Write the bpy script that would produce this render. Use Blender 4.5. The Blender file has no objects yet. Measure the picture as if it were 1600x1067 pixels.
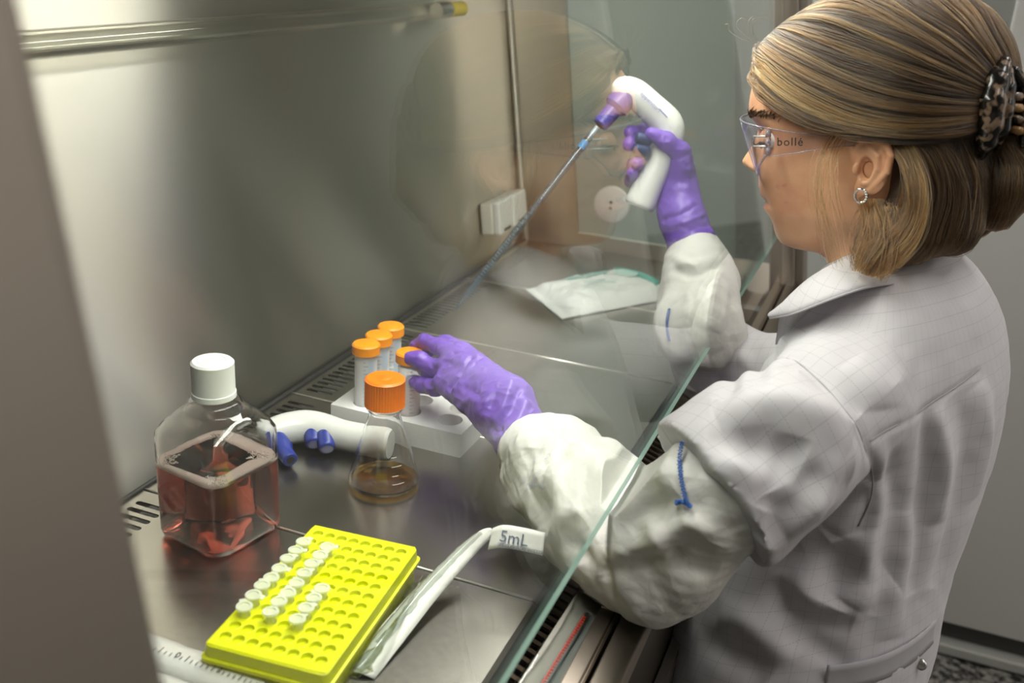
import bpy, bmesh, math, random
import numpy as np
from mathutils import Vector, Matrix
random.seed(7); RNG = np.random.default_rng(11)
S = bpy.context.scene
COL = S.collection

# ------------------------------------------------------------------ camera
# world: worktop surface z = 0, X runs along the cabinet (away from the camera), +Y points to the cabinet's back wall
CAMH = 0.58
FPX = 1594.0
_yaw, _pitch, _roll = math.radians(-20.3525), math.radians(21.4138), math.radians(3.563)
def _rot():
    B = np.array([[0,-1,0],[0,0,-1],[1,0,0.]])
    c, s = math.cos(_yaw), math.sin(_yaw); Rz = np.array([[c,-s,0],[s,c,0],[0,0,1]])
    c, s = math.cos(_pitch), math.sin(_pitch); Rp = np.array([[1,0,0],[0,c,-s],[0,s,c]])
    c, s = math.cos(_roll), math.sin(_roll); Rr = np.array([[c,-s,0],[s,c,0],[0,0,1]])
    return Rr @ Rp @ B @ Rz
CR = _rot(); CPOS = np.array([0, 0, CAMH])
def ray(x, y): return CR.T @ np.array([(x-800)/FPX, (y-533.5)/FPX, 1.])
def at(x, y, t): return CPOS + ray(x, y)*t                                  # survey point at a depth
def onz(x, y, z=0.): d = ray(x, y); return CPOS + d*((z-CAMH)/d[2])          # survey point on a level
cd = bpy.data.cameras.new('camera'); cam = bpy.data.objects.new('camera', cd); COL.objects.link(cam)
M = Matrix(((CR[0][0], -CR[1][0], -CR[2][0], 0), (CR[0][1], -CR[1][1], -CR[2][1], 0), (CR[0][2], -CR[1][2], -CR[2][2], CAMH), (0,0,0,1)))
cam.matrix_world = M
cd.sensor_width = 36; cd.lens = FPX/1600*36; cd.clip_start = 0.01
cd.dof.use_dof = True; cd.dof.focus_distance = 1.10; cd.dof.aperture_fstop = 5.0
S.camera = cam
# ------------------------------------------------------------------ world, exposure, large lights
S.view_settings.view_transform = 'Standard'; S.view_settings.look = 'None'
S.view_settings.gamma = 1; S.view_settings.exposure = 0.08; S.view_settings.use_curve_mapping = False
w = bpy.data.worlds.new('world'); S.world = w; w.use_nodes = True
w.node_tree.nodes['Background'].inputs[0].default_value = (.8, .82, .85, 1)
w.node_tree.nodes['Background'].inputs[1].default_value = 0.25
S.cycles.max_bounces = 14; S.cycles.transmission_bounces = 14; S.cycles.transparent_max_bounces = 24
S.cycles.glossy_bounces = 6; S.cycles.diffuse_bounces = 4
S.cycles.caustics_reflective = False; S.cycles.caustics_refractive = True
S.cycles.sample_clamp_indirect = 4.0; S.cycles.blur_glossy = 0.5
def area(name, loc, size, power, color, rot=(0,0,0)):
    l = bpy.data.lights.new(name, 'AREA'); l.shape = 'RECTANGLE'; l.size, l.size_y = size; l.energy = power; l.color = color
    o = bpy.data.objects.new(name, l); o.location = loc; o.rotation_euler = rot; COL.objects.link(o); return o
# recessed lab ceiling panels; the strongest is added to brighten the far wall
for i, (x, y) in enumerate(((0.7, -0.75), (2.3, -0.75), (0.7, -2.1), (2.3, -2.1), (2.45, 0.9), (0.7, 1.6))):
    area('ceiling_or_fill_light', (x, y, 1.90), (1.2, 0.3), (10.5, 10.5, 8, 8, 24, 10)[i], (1, .97, .93))
# fluorescent lamp of the cabinet, under its ceiling behind the sash
area('cabinet_lamp_light', (0.95, 0.335, 0.69), (1.08, 0.09), 9.0, (1, .985, .94))

# ------------------------------------------------------------------ helpers
def lin(c):
    if isinstance(c, str): c = tuple(int(c[i:i+2], 16)/255 for i in (0, 2, 4))
    return tuple(v/12.92 if v <= .04045 else ((v+.055)/1.055)**2.4 for v in c) + (1.,)
MATS = {}
def mat(name, col='808080', rough=.5, metal=0., **kw):
    if name in MATS: return MATS[name]
    m = bpy.data.materials.new(name); m.use_nodes = True; b = m.node_tree.nodes['Principled BSDF']
    b.inputs['Base Color'].default_value = lin(col); b.inputs['Roughness'].default_value = rough; b.inputs['Metallic'].default_value = metal
    for k, v in kw.items():
        k = k.replace('_', ' ')
        b.inputs[k].default_value = lin(v) if isinstance(v, str) else v
    MATS[name] = m; return m
def nd(m, typ, **kw):
    n = m.node_tree.nodes.new(typ)
    for k, v in kw.items(): setattr(n, k, v)
    return n
def lk(m, a, b): m.node_tree.links.new(a, b)
def bsdf(m): return m.node_tree.nodes['Principled BSDF']
def noise_bump(m, scale, strength, dist=.001, stretch=(1,1,1), detail=3, coord='Object'):
    tc = nd(m, 'ShaderNodeTexCoord'); mp = nd(m, 'ShaderNodeMapping'); mp.inputs['Scale'].default_value = stretch
    nz = nd(m, 'ShaderNodeTexNoise'); nz.inputs['Scale'].default_value = scale; nz.inputs['Detail'].default_value = detail
    bp = nd(m, 'ShaderNodeBump'); bp.inputs['Strength'].default_value = strength; bp.inputs['Distance'].default_value = dist
    lk(m, tc.outputs[coord], mp.inputs[0]); lk(m, mp.outputs[0], nz.inputs['Vector']); lk(m, nz.outputs['Fac'], bp.inputs['Height'])
    lk(m, bp.outputs[0], bsdf(m).inputs['Normal']); return nz
def noise_color(m, scale, c1, c2, lo=.35, hi=.65, stretch=(1,1,1), detail=4, coord='Object', inp='Base Color'):
    tc = nd(m, 'ShaderNodeTexCoord'); mp = nd(m, 'ShaderNodeMapping'); mp.inputs['Scale'].default_value = stretch
    nz = nd(m, 'ShaderNodeTexNoise'); nz.inputs['Scale'].default_value = scale; nz.inputs['Detail'].default_value = detail
    rp = nd(m, 'ShaderNodeValToRGB'); rp.color_ramp.elements[0].position = lo; rp.color_ramp.elements[1].position = hi
    rp.color_ramp.elements[0].color = lin(c1); rp.color_ramp.elements[1].color = lin(c2)
    lk(m, tc.outputs[coord], mp.inputs[0]); lk(m, mp.outputs[0], nz.inputs['Vector']); lk(m, nz.outputs['Fac'], rp.inputs[0])
    lk(m, rp.outputs[0], bsdf(m).inputs[inp]); return rp
def steel(name, col, rough, aniso, tangent, stretch):
    m = mat(name, col, rough, 1.0)
    if len(m.node_tree.nodes) > 3: return m
    b = bsdf(m); b.inputs['Anisotropic'].default_value = aniso
    c = nd(m, 'ShaderNodeCombineXYZ')
    for i in range(3): c.inputs[i].default_value = tangent[i]
    lk(m, c.outputs[0], b.inputs['Tangent'])
    noise_bump(m, 60, .05, .0006, stretch, 4)
    return m
def pane_mat(name, tint, ior=1.5, rough=0.0):
    m = bpy.data.materials.new(name); m.use_nodes = True; nt = m.node_tree; nt.nodes.remove(nt.nodes['Principled BSDF'])
    out = nt.nodes['Material Output']; mx = nd(m, 'ShaderNodeMixShader'); tr = nd(m, 'ShaderNodeBsdfTransparent'); gl = nd(m, 'ShaderNodeBsdfGlossy'); fr = nd(m, 'ShaderNodeFresnel')
    tr.inputs[0].default_value = lin(tint); gl.inputs['Roughness'].default_value = rough; gl.inputs['Color'].default_value = (1,1,1,1); fr.inputs[0].default_value = ior
    # the same Fresnel on entering and leaving the pane
    g = nd(m, 'ShaderNodeNewGeometry'); vm = nd(m, 'ShaderNodeVectorMath', operation='DOT_PRODUCT'); ab = nd(m, 'ShaderNodeMath', operation='ABSOLUTE')
    lw = nd(m, 'ShaderNodeFloatCurve') if False else None
    lk(m, g.outputs['Normal'], vm.inputs[0]); lk(m, g.outputs['Incoming'], vm.inputs[1]); lk(m, vm.outputs['Value'], ab.inputs[0])
    # Schlick: F0 + (1-F0)(1-cos)^5
    one = nd(m, 'ShaderNodeMath', operation='SUBTRACT'); one.inputs[0].default_value = 1; lk(m, ab.outputs[0], one.inputs[1])
    pw = nd(m, 'ShaderNodeMath', operation='POWER'); pw.inputs[1].default_value = 5; lk(m, one.outputs[0], pw.inputs[0])
    f0 = ((ior-1)/(ior+1))**2
    ma = nd(m, 'ShaderNodeMath', operation='MULTIPLY_ADD'); ma.inputs[1].default_value = 1-f0; ma.inputs[2].default_value = f0; lk(m, pw.outputs[0], ma.inputs[0])
    nt.nodes.remove(fr)
    lk(m, ma.outputs[0], mx.inputs[0]); lk(m, tr.outputs[0], mx.inputs[1]); lk(m, gl.outputs[0], mx.inputs[2]); lk(m, mx.outputs[0], out.inputs[0])
    MATS[name] = m; return m
def emit_mat(name, col, strength):
    m = mat(name, '000000'); b = bsdf(m); b.inputs['Emission Color'].default_value = lin(col); b.inputs['Emission Strength'].default_value = strength; return m

def link(o, parent=None):
    COL.objects.link(o)
    if parent is not None: o.parent = parent
    return o
def mesh(name, V, F, m=None, parent=None, smooth=True, loc=None, rot=None, sharp=None):
    me = bpy.data.meshes.new(name); me.from_pydata([tuple(map(float, v)) for v in V], [], [tuple(int(i) for i in f) for f in F]); me.update()
    if smooth: me.polygons.foreach_set('use_smooth', [True]*len(me.polygons))
    if sharp:
        me.set_sharp_from_angle(angle=math.radians(sharp))
    o = bpy.data.objects.new(name, me); link(o, parent)
    if m is not None:
        for x in (m if isinstance(m, (list, tuple)) else [m]): me.materials.append(x)
    if loc is not None: o.location = loc
    if rot is not None: o.rotation_euler = rot
    return o
def thing(name, label, cat, loc=(0,0,0), rot=(0,0,0), group=None):
    o = bpy.data.objects.new(name, None); link(o); o.location = loc; o.rotation_euler = rot; o.empty_display_size = .02
    return tag(o, label, cat, group)
def tag(o, label, cat=None, group=None, kind=None):
    o['label'] = label
    if cat: o['category'] = cat
    if group: o['group'] = group
    if kind: o['kind'] = kind
    return o
def struct(o, label=None):
    o['kind'] = 'structure'
    if label: o['label'] = label
    return o
def copy_tree(o, parent=None):
    c = o.copy(); COL.objects.link(c); c.parent = parent
    for ch in list(o.children): copy_tree(ch, c)
    return c
class MB:
    def __init__(s): s.V = []; s.F = []
    def add(s, V, F):
        k = len(s.V); s.V += [tuple(v) for v in V]; s.F += [tuple(i+k for i in f) for f in F]; return s
    def box(s, a, b):
        (x0,y0,z0),(x1,y1,z1) = a, b
        return s.add([(x0,y0,z0),(x1,y0,z0),(x1,y1,z0),(x0,y1,z0),(x0,y0,z1),(x1,y0,z1),(x1,y1,z1),(x0,y1,z1)],
                     [(0,3,2,1),(4,5,6,7),(0,1,5,4),(1,2,6,5),(2,3,7,6),(3,0,4,7)])
    def prism_x(s, prof, x0, x1):                                   # closed (y, z) profile swept along X
        n = len(prof); V = [(x0,y,z) for y,z in prof] + [(x1,y,z) for y,z in prof]
        F = [(i,(i+1)%n,(i+1)%n+n,i+n) for i in range(n)] + [tuple(range(n-1,-1,-1)), tuple(range(n,2*n))]
        return s.add(V, F)
    def lathe(s, prof, n=40, z0=None):
        V = []; F = []; k = len(prof)
        for j in range(n):
            a = 2*math.pi*j/n; V += [(r*math.cos(a), r*math.sin(a), z) for r,z in prof]
        for j in range(n):
            for i in range(k-1):
                a, b = j*k+i, ((j+1)%n)*k+i; F.append((a, b, b+1, a+1))
        return s.add(V, F)
    def tube(s, pts, rad, n=12, caps=True):
        V, F = tube_data(pts, rad, n, caps); return s.add(V, F)
    def build(s, name, m, parent=None, smooth=False, bevel=0, seg=2, sharp=None, loc=None, rot=None):
        o = mesh(name, s.V, s.F, m, parent, smooth, loc, rot, sharp)
        if bevel:
            bv = o.modifiers.new('bevel', 'BEVEL'); bv.width = bevel; bv.segments = seg; bv.limit_method = 'ANGLE'; bv.angle_limit = math.radians(40)
        return o
def tube_data(pts, rad, n=12, caps=True):
    P = np.array(pts, float); k = len(P); rad = np.broadcast_to(np.asarray(rad, float), (k,)) if np.ndim(rad) == 0 else np.asarray(rad, float)
    T = np.gradient(P, axis=0); T /= np.linalg.norm(T, axis=1)[:,None]+1e-12
    u = np.cross(T[0], [0,0,1.]);
    if np.linalg.norm(u) < 1e-3: u = np.cross(T[0], [0,1.,0])
    u /= np.linalg.norm(u); V = []; F = []
    a = np.arange(n)*2*math.pi/n
    for i in range(k):
        u = u - T[i]*np.dot(u, T[i]); u /= np.linalg.norm(u); v = np.cross(T[i], u)
        V += list(P[i] + rad[i]*(np.cos(a)[:,None]*u + np.sin(a)[:,None]*v))
    for i in range(k-1):
        for j in range(n): F.append((i*n+j, i*n+(j+1)%n, (i+1)*n+(j+1)%n, (i+1)*n+j))
    if caps: F.append(tuple(range(n-1,-1,-1))); F.append(tuple(range((k-1)*n, k*n)))
    return V, F
def smooth_path(pts, n=8):
    P = np.array(pts, float); k = len(P); out = []
    for i in range(k-1):
        p0, p1, p2, p3 = P[max(i-1,0)], P[i], P[i+1], P[min(i+2,k-1)]
        for j in range(n):
            t = j/n; out.append(.5*((2*p1)+(p2-p0)*t+(2*p0-5*p1+4*p2-p3)*t*t+(-p0+3*p1-3*p2+p3)*t**3))
    out.append(P[-1]); return np.array(out)
def text_obj(name, body, size, m, parent, loc, rot, depth=.0002, spacing=1., align='LEFT'):
    cu = bpy.data.curves.new(name, 'FONT'); cu.body = body; cu.size = size; cu.extrude = depth; cu.space_character = spacing; cu.align_x = align
    cu.resolution_u = 3
    o = bpy.data.objects.new(name, cu); COL.objects.link(o); dg = bpy.context.evaluated_depsgraph_get()
    me = bpy.data.meshes.new_from_object(o.evaluated_get(dg)); bpy.data.objects.remove(o); bpy.data.curves.remove(cu)
    me.name = name; me.materials.clear(); me.materials.append(m); o = bpy.data.objects.new(name, me); link(o, parent); o.location = loc; o.rotation_euler = rot
    return o
def frame_rot(ex, ey):
    ex = Vector(ex).normalized(); ez = ex.cross(Vector(ey)).normalized(); ey = ez.cross(ex)
    return Matrix((ex, ey, ez)).transposed().to_euler()

# ------------------------------------------------------------------ structure: the cabinet
TILT = math.tan(math.radians(8))
XL, XR = 0.193, 1.95
YB, YG, ZG = 0.71, 0.182, 0.12
def yb(z): return YB + TILT*z
def yg(z): return YG + TILT*(z-ZG)
M_back = steel('brushed_steel_wall', 'cdc8be', .33, 1.0, (0,TILT,1), (.25, 12, 12))
M_side = steel('brushed_steel_side', 'b8b1a6', .32, .9, (0,0,1), (12, .25, 12))
M_work = steel('brushed_steel_worktop', 'aea9a2', .27, .45, (0,1,0), (12, .4, 12))
M_post = mat('dull_steel_post', '9b9288', .45, .8); noise_bump(M_post, 220, .08, .0005)
M_sill = steel('steel_sill', '7d756b', .38, .4, (1,0,0), (.3, 12, 12))
M_dark = mat('dark_cavity', '15130f', .7)
M_plen = mat('plenum_metal', '6b6660', .5, .8)  # even grey metal of the drain pan
M_rub = mat('black_gasket', '171615', .6)
ZC = 0.72
mb = MB().add([(XL,YB,-.03),(XR,YB,-.03),(XR,yb(ZC),ZC),(XL,yb(ZC),ZC)], [(0,1,2,3)])
mb.add([(XL,YB+.01,-.03),(XR,YB+.01,-.03),(XR,yb(ZC)+.01,ZC),(XL,yb(ZC)+.01,ZC)], [(3,2,1,0)])
struct(mb.build('wall_back', M_back), 'brushed stainless steel back wall of the cabinet')
# left wall with the sash post, right wall with its window opening
struct(MB().prism_x([(yg(-.03),-.03),(YB,-.03),(yb(ZC),ZC),(yg(ZC),ZC)], XL-.02, XL).build('wall_left', M_side))
wy0, wy1 = 0.27, 0.595                                            # window: bottom corners in y; its sides lean like the back wall
wz0, wz1 = 0.030, 0.66
def sidepoly(pts, x0, x1, mbx): return mbx.prism_x(pts, x0, x1)
mb = MB()
tl = lambda y, z: (y + TILT*(z-wz0), z)
mb.prism_x([(yg(-.06),-.06),(YB,-.06),(yb(wz0),wz0),(yg(wz0),wz0)], XR, XR+.012)
mb.prism_x([tl(wy1,wz0),(yb(wz0),wz0),(yb(wz1),wz1),tl(wy1,wz1)], XR, XR+.012)
mb.prism_x([(yg(wz1),wz1),(yb(wz1),wz1),(yb(ZC),ZC),(yg(ZC),ZC)], XR, XR+.012)
struct(MB().prism_x([(yg(wz0),wz0),tl(wy0,wz0),tl(wy0,wz1),(yg(wz1),wz1)], XR, XR+.012).build('trim_9', mat('window_jamb_grey', '84867f', .55)), 'grey jamb between side window and sash post')
wr = struct(mb.build('wall_right', M_side), 'steel side wall with a tall window at the far end')
mb = MB().tube(np.array([(XR-.004, yb(z)-.004, z) for z in np.linspace(0, ZC, 12)]), .006, 10)
mb.build('corner_bead', M_back, wr, smooth=True)
M_sideglass = pane_mat('side_window_glass', 'eef4f1')
wn = struct(MB().prism_x([tl(wy0,wz0),tl(wy1,wz0),tl(wy1,wz1),tl(wy0,wz1)], XR+.003, XR+.008).build('window_2', M_sideglass), 'glass side window of the cabinet')
struct(MB().box((XL-.02, yg(ZC)-.02, ZC), (XR+.02, yb(ZC)+.02, ZC+.015)).build('ceiling', M_side), 'steel cabinet ceiling')
# cabinet lamp
lampo = thing('fluorescent_lamp', 'long white fluorescent lamp under the cabinet ceiling', 'lamp', (.95, .335, .7155))
MB().box((-.56,-.06,-.002),(.56,.06,.003)).build('housing', mat('lamp_white', 'e8e6e0', .4), lampo)
for s in (-.032, .032):
    MB().tube([(-.53,s,-.014),(.53,s,-.014)], .008, 12).build('lamp_tube', emit_mat('lamp_glow', 'fff8ea', 12), lampo, smooth=True)
# plenum under the plates and the front trough
struct(MB().box((XL, .17, -.075), (XR, YB+.01, -.07)).build('trim_5', M_plen), 'drain pan under the work trays')

# work trays with slots along their rear edge
PW = .289
def plate_mesh(wd, sl_pitch=.0135, y0=.248, y1=.706):
    mbp = MB(); g = .0006; ys0, ys1 = .650, .696
    V, F = [], []
    n = int((wd-.03)//sl_pitch); x0 = (wd-n*sl_pitch)/2
    def quad(a, b): mbp.add([(a[0],a[1],0),(b[0],a[1],0),(b[0],b[1],0),(a[0],b[1],0)], [(0,1,2,3)])
    quad((g,y0),(wd-g,ys0)); quad((g,ys1),(wd-g,y1)); quad((g,ys0),(x0,ys1)); quad((x0+n*sl_pitch,ys0),(wd-g,ys1))
    for i in range(n): slot_cell(mbp, x0+i*sl_pitch, ys0, sl_pitch, ys1-ys0, .0036, .020, -.002)
    # rolled front edge and thin folded flanges
    for xa in (g, wd-g):
        mbp.add([(xa,y0,0),(xa,y1,0),(xa,y1,-.012),(xa,y0,-.012)], [(0,1,2,3)])
    mbp.add([(g,y1,0),(wd-g,y1,0),(wd-g,y1,-.012),(g,y1,-.012)], [(0,1,2,3)])
    mbp.add([(g,y0,0),(wd-g,y0,0),(wd-g,y0-.004,-.003),(g,y0-.004,-.003),(wd-g,y0-.005,-.024),(g,y0-.005,-.024)], [(0,3,2,1),(3,5,4,2)])
    return mbp
def slot_cell(mbp, x, y, dx, dy, hw, hl, depth, k=5, zf=None):
    cx, cy = x+dx/2, y+dy/2; sl = []
    for j in range(k+1): a = math.pi*j/k; sl.append((cx+hw*math.cos(a), cy+(hl-hw)+hw*math.sin(a)))
    for j in range(k+1): a = math.pi+math.pi*j/k; sl.append((cx+hw*math.cos(a), cy-(hl-hw)+hw*math.sin(a)))
    oc = []
    for i,(px,py) in enumerate(sl):
        top = i <= k; j = i if top else i-k-1
        f = j/k; X = (x+dx)-(dx*f) if top else x+dx*f
        oc.append((X, y+dy if top else y))
    n = len(sl); V = [(a,b,0) for a,b in oc]+[(a,b,0) for a,b in sl]+[(a,b,depth) for a,b in sl]
    F = [(i,(i+1)%n,(i+1)%n+n,i+n) for i in range(n)] + [(i+n,(i+1)%n+n,(i+1)%n+2*n,i+2*n) for i in range(n)]
    mbp.add(V, F)
tray_labels = ['stainless work tray in the corner behind the left post', 'stainless work tray under the pink-filled bottle and yellow tube rack',
    'stainless work tray under the conical flask', 'stainless work tray behind the white foam tube block', 'stainless work tray below the pipette tip', 'stainless work tray at the far side window']
pm = None
for i in range(6):
    wd = PW if i < 5 else XR-.002-(XL+5*PW)
    mbp = plate_mesh(wd)
    o = mbp.build('work_tray', M_work, None, smooth=False, loc=(XL+i*PW, 0, 0))
    tag(o, tray_labels[i], 'tray', 'stainless work trays of the cabinet floor')
    MB().tube([(.0022, .250, -.0002), (.0022, .704, -.0002)], .0017, 8).build('rolled_edge', mat('polished_edge', 'e0dcd4', .3, .9), o, smooth=True)
# rear gasket strip
struct(MB().tube([(XL, YB-.004, .001), (XR, YB-.004, .001)], .0032, 8).build('trim_6', M_rub, smooth=True), 'dark seal along the foot of the back wall')
# front trough grille: punched slots on the inner slope, ribs over the trough
gr = MB()
prof = [(.243,-.024),(.226,-.030),(.206,-.030),(.186,-.010)]
pitch = .0135; n = int((XR-XL)/pitch)
for i in range(n):
    x0 = XL+i*pitch; x1 = x0+.0055
    for (a, b) in zip(prof, prof[1:]):
        gr.add([(x0,a[0],a[1]),(x1,a[0],a[1]),(x1,b[0],b[1]),(x0,b[0],b[1])], [(0,1,2,3)])
        gr.add([(x0,a[0],a[1]-.003),(x1,a[0],a[1]-.003),(x1,b[0],b[1]-.003),(x0,b[0],b[1]-.003)], [(3,2,1,0)])
for (y, z) in ((.243,-.024),(.186,-.010)): gr.box((XL,y-.003,z-.004),(XR,y+.003,z))
for k in range(4): gr.box((XL,.183-.004*k,-.011+.003*k),(XR,.181-.004*k,-.0085+.003*k))
M_grille = mat('bronze_steel_grille', '50463a', .4, .9)
struct(gr.build('trim_3', M_grille), 'slotted front intake grille below the sash')
# sill rails along the front opening
sl = MB().prism_x([(.166,-.03),(.166,.000),(.141,.000),(.137,-.006),(.137,-.12),(.15,-.12)], XL-.05, XR+.03)
struct(sl.build('trim_4', M_sill, bevel=.0015), 'steel front sill rail of the cabinet')
sl2 = MB()
for xa, xb in ((XL, .795), (.797, 1.37), (1.372, XR)): sl2.prism_x([(.189,-.008),(.189,-.003),(.171,-.003),(.169,-.030),(.189,-.030)], xa, xb)
struct(sl2.build('trim_7', M_sill, bevel=.001), 'segmented steel strip beside the intake grille')
MB_ = MB().box((XL-.03, .125, -.78), (XR+.03, .135, -.10)); struct(MB_.build('wall_front', mat('cabinet_front_paint', '57514c', .5)), 'painted cabinet front below the sill')
# sash glass and its side posts
M_sash = pane_mat('sash_glass', 'f7faf7'); M_edge = mat('sash_glass_edge', '9cc0b3', .35, 0, Transmission_Weight=.2, IOR=1.3)
gz1 = .78; ny, nz = math.cos(math.radians(8)), -math.sin(math.radians(8)); th = .0045
gv = []
for x in (.20, XR-.005):
    for z in (ZG, gz1):
        gv += [(x, yg(z), z), (x, yg(z)+ny*th, z+nz*th)]
gf = [(0,2,6,4),(1,5,7,3)]; ge = [(0,4,5,1),(2,3,7,6),(0,1,3,2),(4,6,7,5)]
sash = mesh('window_1', gv, gf+ge, [M_sash, M_edge], None, smooth=False)
for i, p in enumerate(sash.data.polygons): p.material_index = 0 if i < 2 else 1
struct(sash, 'sloping glass sash between the operator and the cabinet interior')
def post(name, x0, x1, z0, z1, d0=-.03, d1=.035, lab=''):
    mbq = MB(); s = 1 if x1 > x0 else -1
    lip = x1-.018*s; q = [(yg(z0)+d0,z0),(yg(z0)+d1,z0),(yg(z1)+d1,z1),(yg(z1)+d0,z1)]
    mbq.prism_x([(yg(z0)-.014,z0),(yg(z0)+.012,z0),(yg(z1)+.012,z1),(yg(z1)-.014,z1)], min(lip,x1), max(lip,x1)); mbq.prism_x(q, min(x0,lip), max(x0,lip))
    return struct(mbq.build(name, M_post, bevel=.003, seg=3), lab)
post('trim_1', .08, .222, -.05, .80, lab='dull steel post at the near end of the sash')
post('trim_2', XR+.06, XR-.02, -.05, .80, lab='steel post at the far end of the sash')
# the lab around the cabinet
M_floor = mat('terrazzo_floor', '4b4845', .5); noise_color(M_floor, 70, '23211f', '8a8681', .4, .62)
struct(MB().box((-2.5,-4.2,-.80),(7,2.5,-.78)).build('floor', M_floor), 'dark speckled lab floor')
M_wall = mat('lab_wall_paint', 'cfd2cd', .7)
struct(MB().box((2.95,-.05,-.78),(3.05,2.5,1.95)).build('wall_far', M_wall), 'pale lab wall beyond the cabinet window')
struct(MB().box((-2.5,-2.7,-.78),(7,-2.6,1.95)).build('wall_behind', mat('lab_wall_warm', 'd8d4cc', .7)))
struct(MB().box((-2.5,2.4,-.78),(7,2.5,1.95)).build('wall_rear', M_wall))
struct(MB().box((6.5,-4.2,-.78),(6.6,2.5,1.95)).build('wall_end', M_wall)); struct(MB().box((-2.5,-4.2,-.78),(-2.4,2.5,1.95)).build('wall_near', M_wall))
struct(MB().box((-2.5,-4.2,1.95),(7,2.5,2.0)).build('ceiling_lab', mat('ceiling_white', 'e4e4e0', .8)))
# added glowing panel behind the operator's back, out of view, as room fill
wb = MB().box((1.6,-2.60,-.2),(5.02,-2.59,1.7)).build('room_fill_panel', emit_mat('room_fill_glow', 'fffaf2', 1.3)); struct(wb, 'added glowing fill panel behind the operator')
# white cupboard doors behind the operator
M_door = mat('cupboard_white', 'c9c7c4', .45)
M_kick = mat('grey_kickplate', '4c4d4c', .4)
dr = struct(MB().box((2.02,-1.9,-.70),(2.07,-.13,1.3)).build('door_1', M_door, bevel=.003), 'white cupboard door behind the operator')
struct(MB().box((2.05,-1.9,-.755),(2.09,-.13,-.70)).build('baseboard_far', M_kick), 'grey kick strip below the cupboard door')
struct(MB().box((2.015,-1.9,-.775),(2.09,-.13,-.752)).build('trim_8', mat('kick_edge', 'b4b2ae', .4), bevel=.003), 'pale metal edge along the cupboard foot')
# ------------------------------------------------------------------ fixtures
M_white = mat('white_plastic', 'e9e7e1', .35); M_offwhite = mat('offwhite_plastic', 'd9d4c8', .45)
M_ink = mat('black_ink', '1b1b1d', .5); M_blueink = mat('blue_ink', '2b6fb5', .5); M_teal = mat('teal_ink', '4fb3a4', .55)
M_clear = pane_mat('quartz_tube_glass', 'f4f4f0', 1.46)
uv = thing('ultraviolet_lamp', 'clear glass ultraviolet lamp tube high on the back wall', 'lamp', (0, yb(.49)-.035, .468))
MB().tube([(.28,0,0),(1.58,0,0)], .013, 24, caps=False).build('glass_tube', M_clear, uv, smooth=True)
M_alu = mat('brushed_aluminium', 'cfcbc2', .25, 1.)
MB().tube([(1.56,0,0),(1.565,0,0),(1.60,0,0),(1.603,0,0)], [.0125,.0135,.0135,.010], 24).build('end_cap', M_alu, uv, smooth=True, sharp=40)
MB().tube([(.25,0,0),(.255,0,0),(.29,0,0),(.292,0,0)], [.010,.0135,.0135,.0125], 24).build('end_cap', M_alu, uv, smooth=True, sharp=40)
MB().tube([(1.61,0,0),(1.66,0,0)], .012, 20).build('socket', mat('yellow_label', 'c9b233', .5), uv, smooth=True, sharp=40)
MB().box((.3,.016,-.010),(1.64,.030,.010)).build('batten', M_back, uv, bevel=.003)
# twin socket outlet on the back wall
sx = thing('socket_outlet', 'white twin socket outlet low on the back wall near the corner', 'socket', (1.815, yb(.085), .085), (math.radians(-8),0,0))
MB().box((-.075,-.022,-.030),(.075,.002,.030)).build('back_box', M_offwhite, sx, bevel=.003)
for s in (-1, 1):
    lidp = MB().box((-.0345,-.036,-.032),(.0345,-.022,.032)).build('flap', M_white, sx, bevel=.004); lidp.location = (s*.037,0,0)
    MB().box((-.016,-.0368,-.027),(.016,-.036,-.021)).build('rating_mark', mat('grey_print', '55534f', .6), lidp)
# round plug in the far side window
pg = thing('port_plug', 'round white plug with two small holes on the side window', 'plug', (XR, .527, .1), (0, math.radians(-90), 0))
MB().lathe([(0,.012),(.030,.012),(.036,.009),(.037,.003),(.037,0),(0,0)], 40).build('disc', mat('plug_white', 'efe9e4', .5), pg, smooth=True, sharp=50)
for s in (-1,1): MB().lathe([(0,.0128),(.0028,.0128),(.003,.012)], 14).build('hole', M_dark, pg, smooth=False, loc=(s*.006,0,0))
# ------------------------------------------------------------------ square media bottle with pink medium
def rsq(hw, r, n=6, ch=None):                                      # rounded / chamfered square outline
    out = []
    for k in range(4):
        a0 = k*math.pi/2
        c = Vector(((hw-r)*(1 if k in (0,3) else -1), (hw-r)*(1 if k in (0,1) else -1)))
        for j in range(n+1):
            a = a0 + (math.pi/2)*j/n; out.append((c.x+r*math.cos(a), c.y+r*math.sin(a)))
    return out
def loft(rings, capb=True, capt=True):
    n = len(rings[0]); V = [p for r in rings for p in r]; F = []
    for i in range(len(rings)-1):
        for j in range(n): F.append((i*n+j, i*n+(j+1)%n, (i+1)*n+(j+1)%n, (i+1)*n+j))
    if capb: F.append(tuple(range(n-1,-1,-1)))
    if capt: F.append(tuple(range((len(rings)-1)*n, len(rings)*n)))
    return V, F
bx, by = .742, .580
bot = thing('media_bottle', 'square clear bottle half full of pink medium with white screw cap', 'bottle', (bx, by, 0), (0, 0, math.radians(-11)))
HW = .0465
def bring(hw, r, z): return [(x, y, z) for x, y in rsq(hw, r)]
def circ(r, z): 
    out = []
    for k in range(4):
        for j in range(7): a = k*math.pi/2+(math.pi/2)*(j/7*.999+.04); out.append((r*math.cos(a), r*math.sin(a), z))
    return out
def mixring(hw, r, z, rr, f):
    A, B = bring(hw, r, z), circ(rr, z); return [tuple(a[i]*(1-f)+b[i]*f for i in range(3)) for a, b in zip(A, B)]
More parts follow.
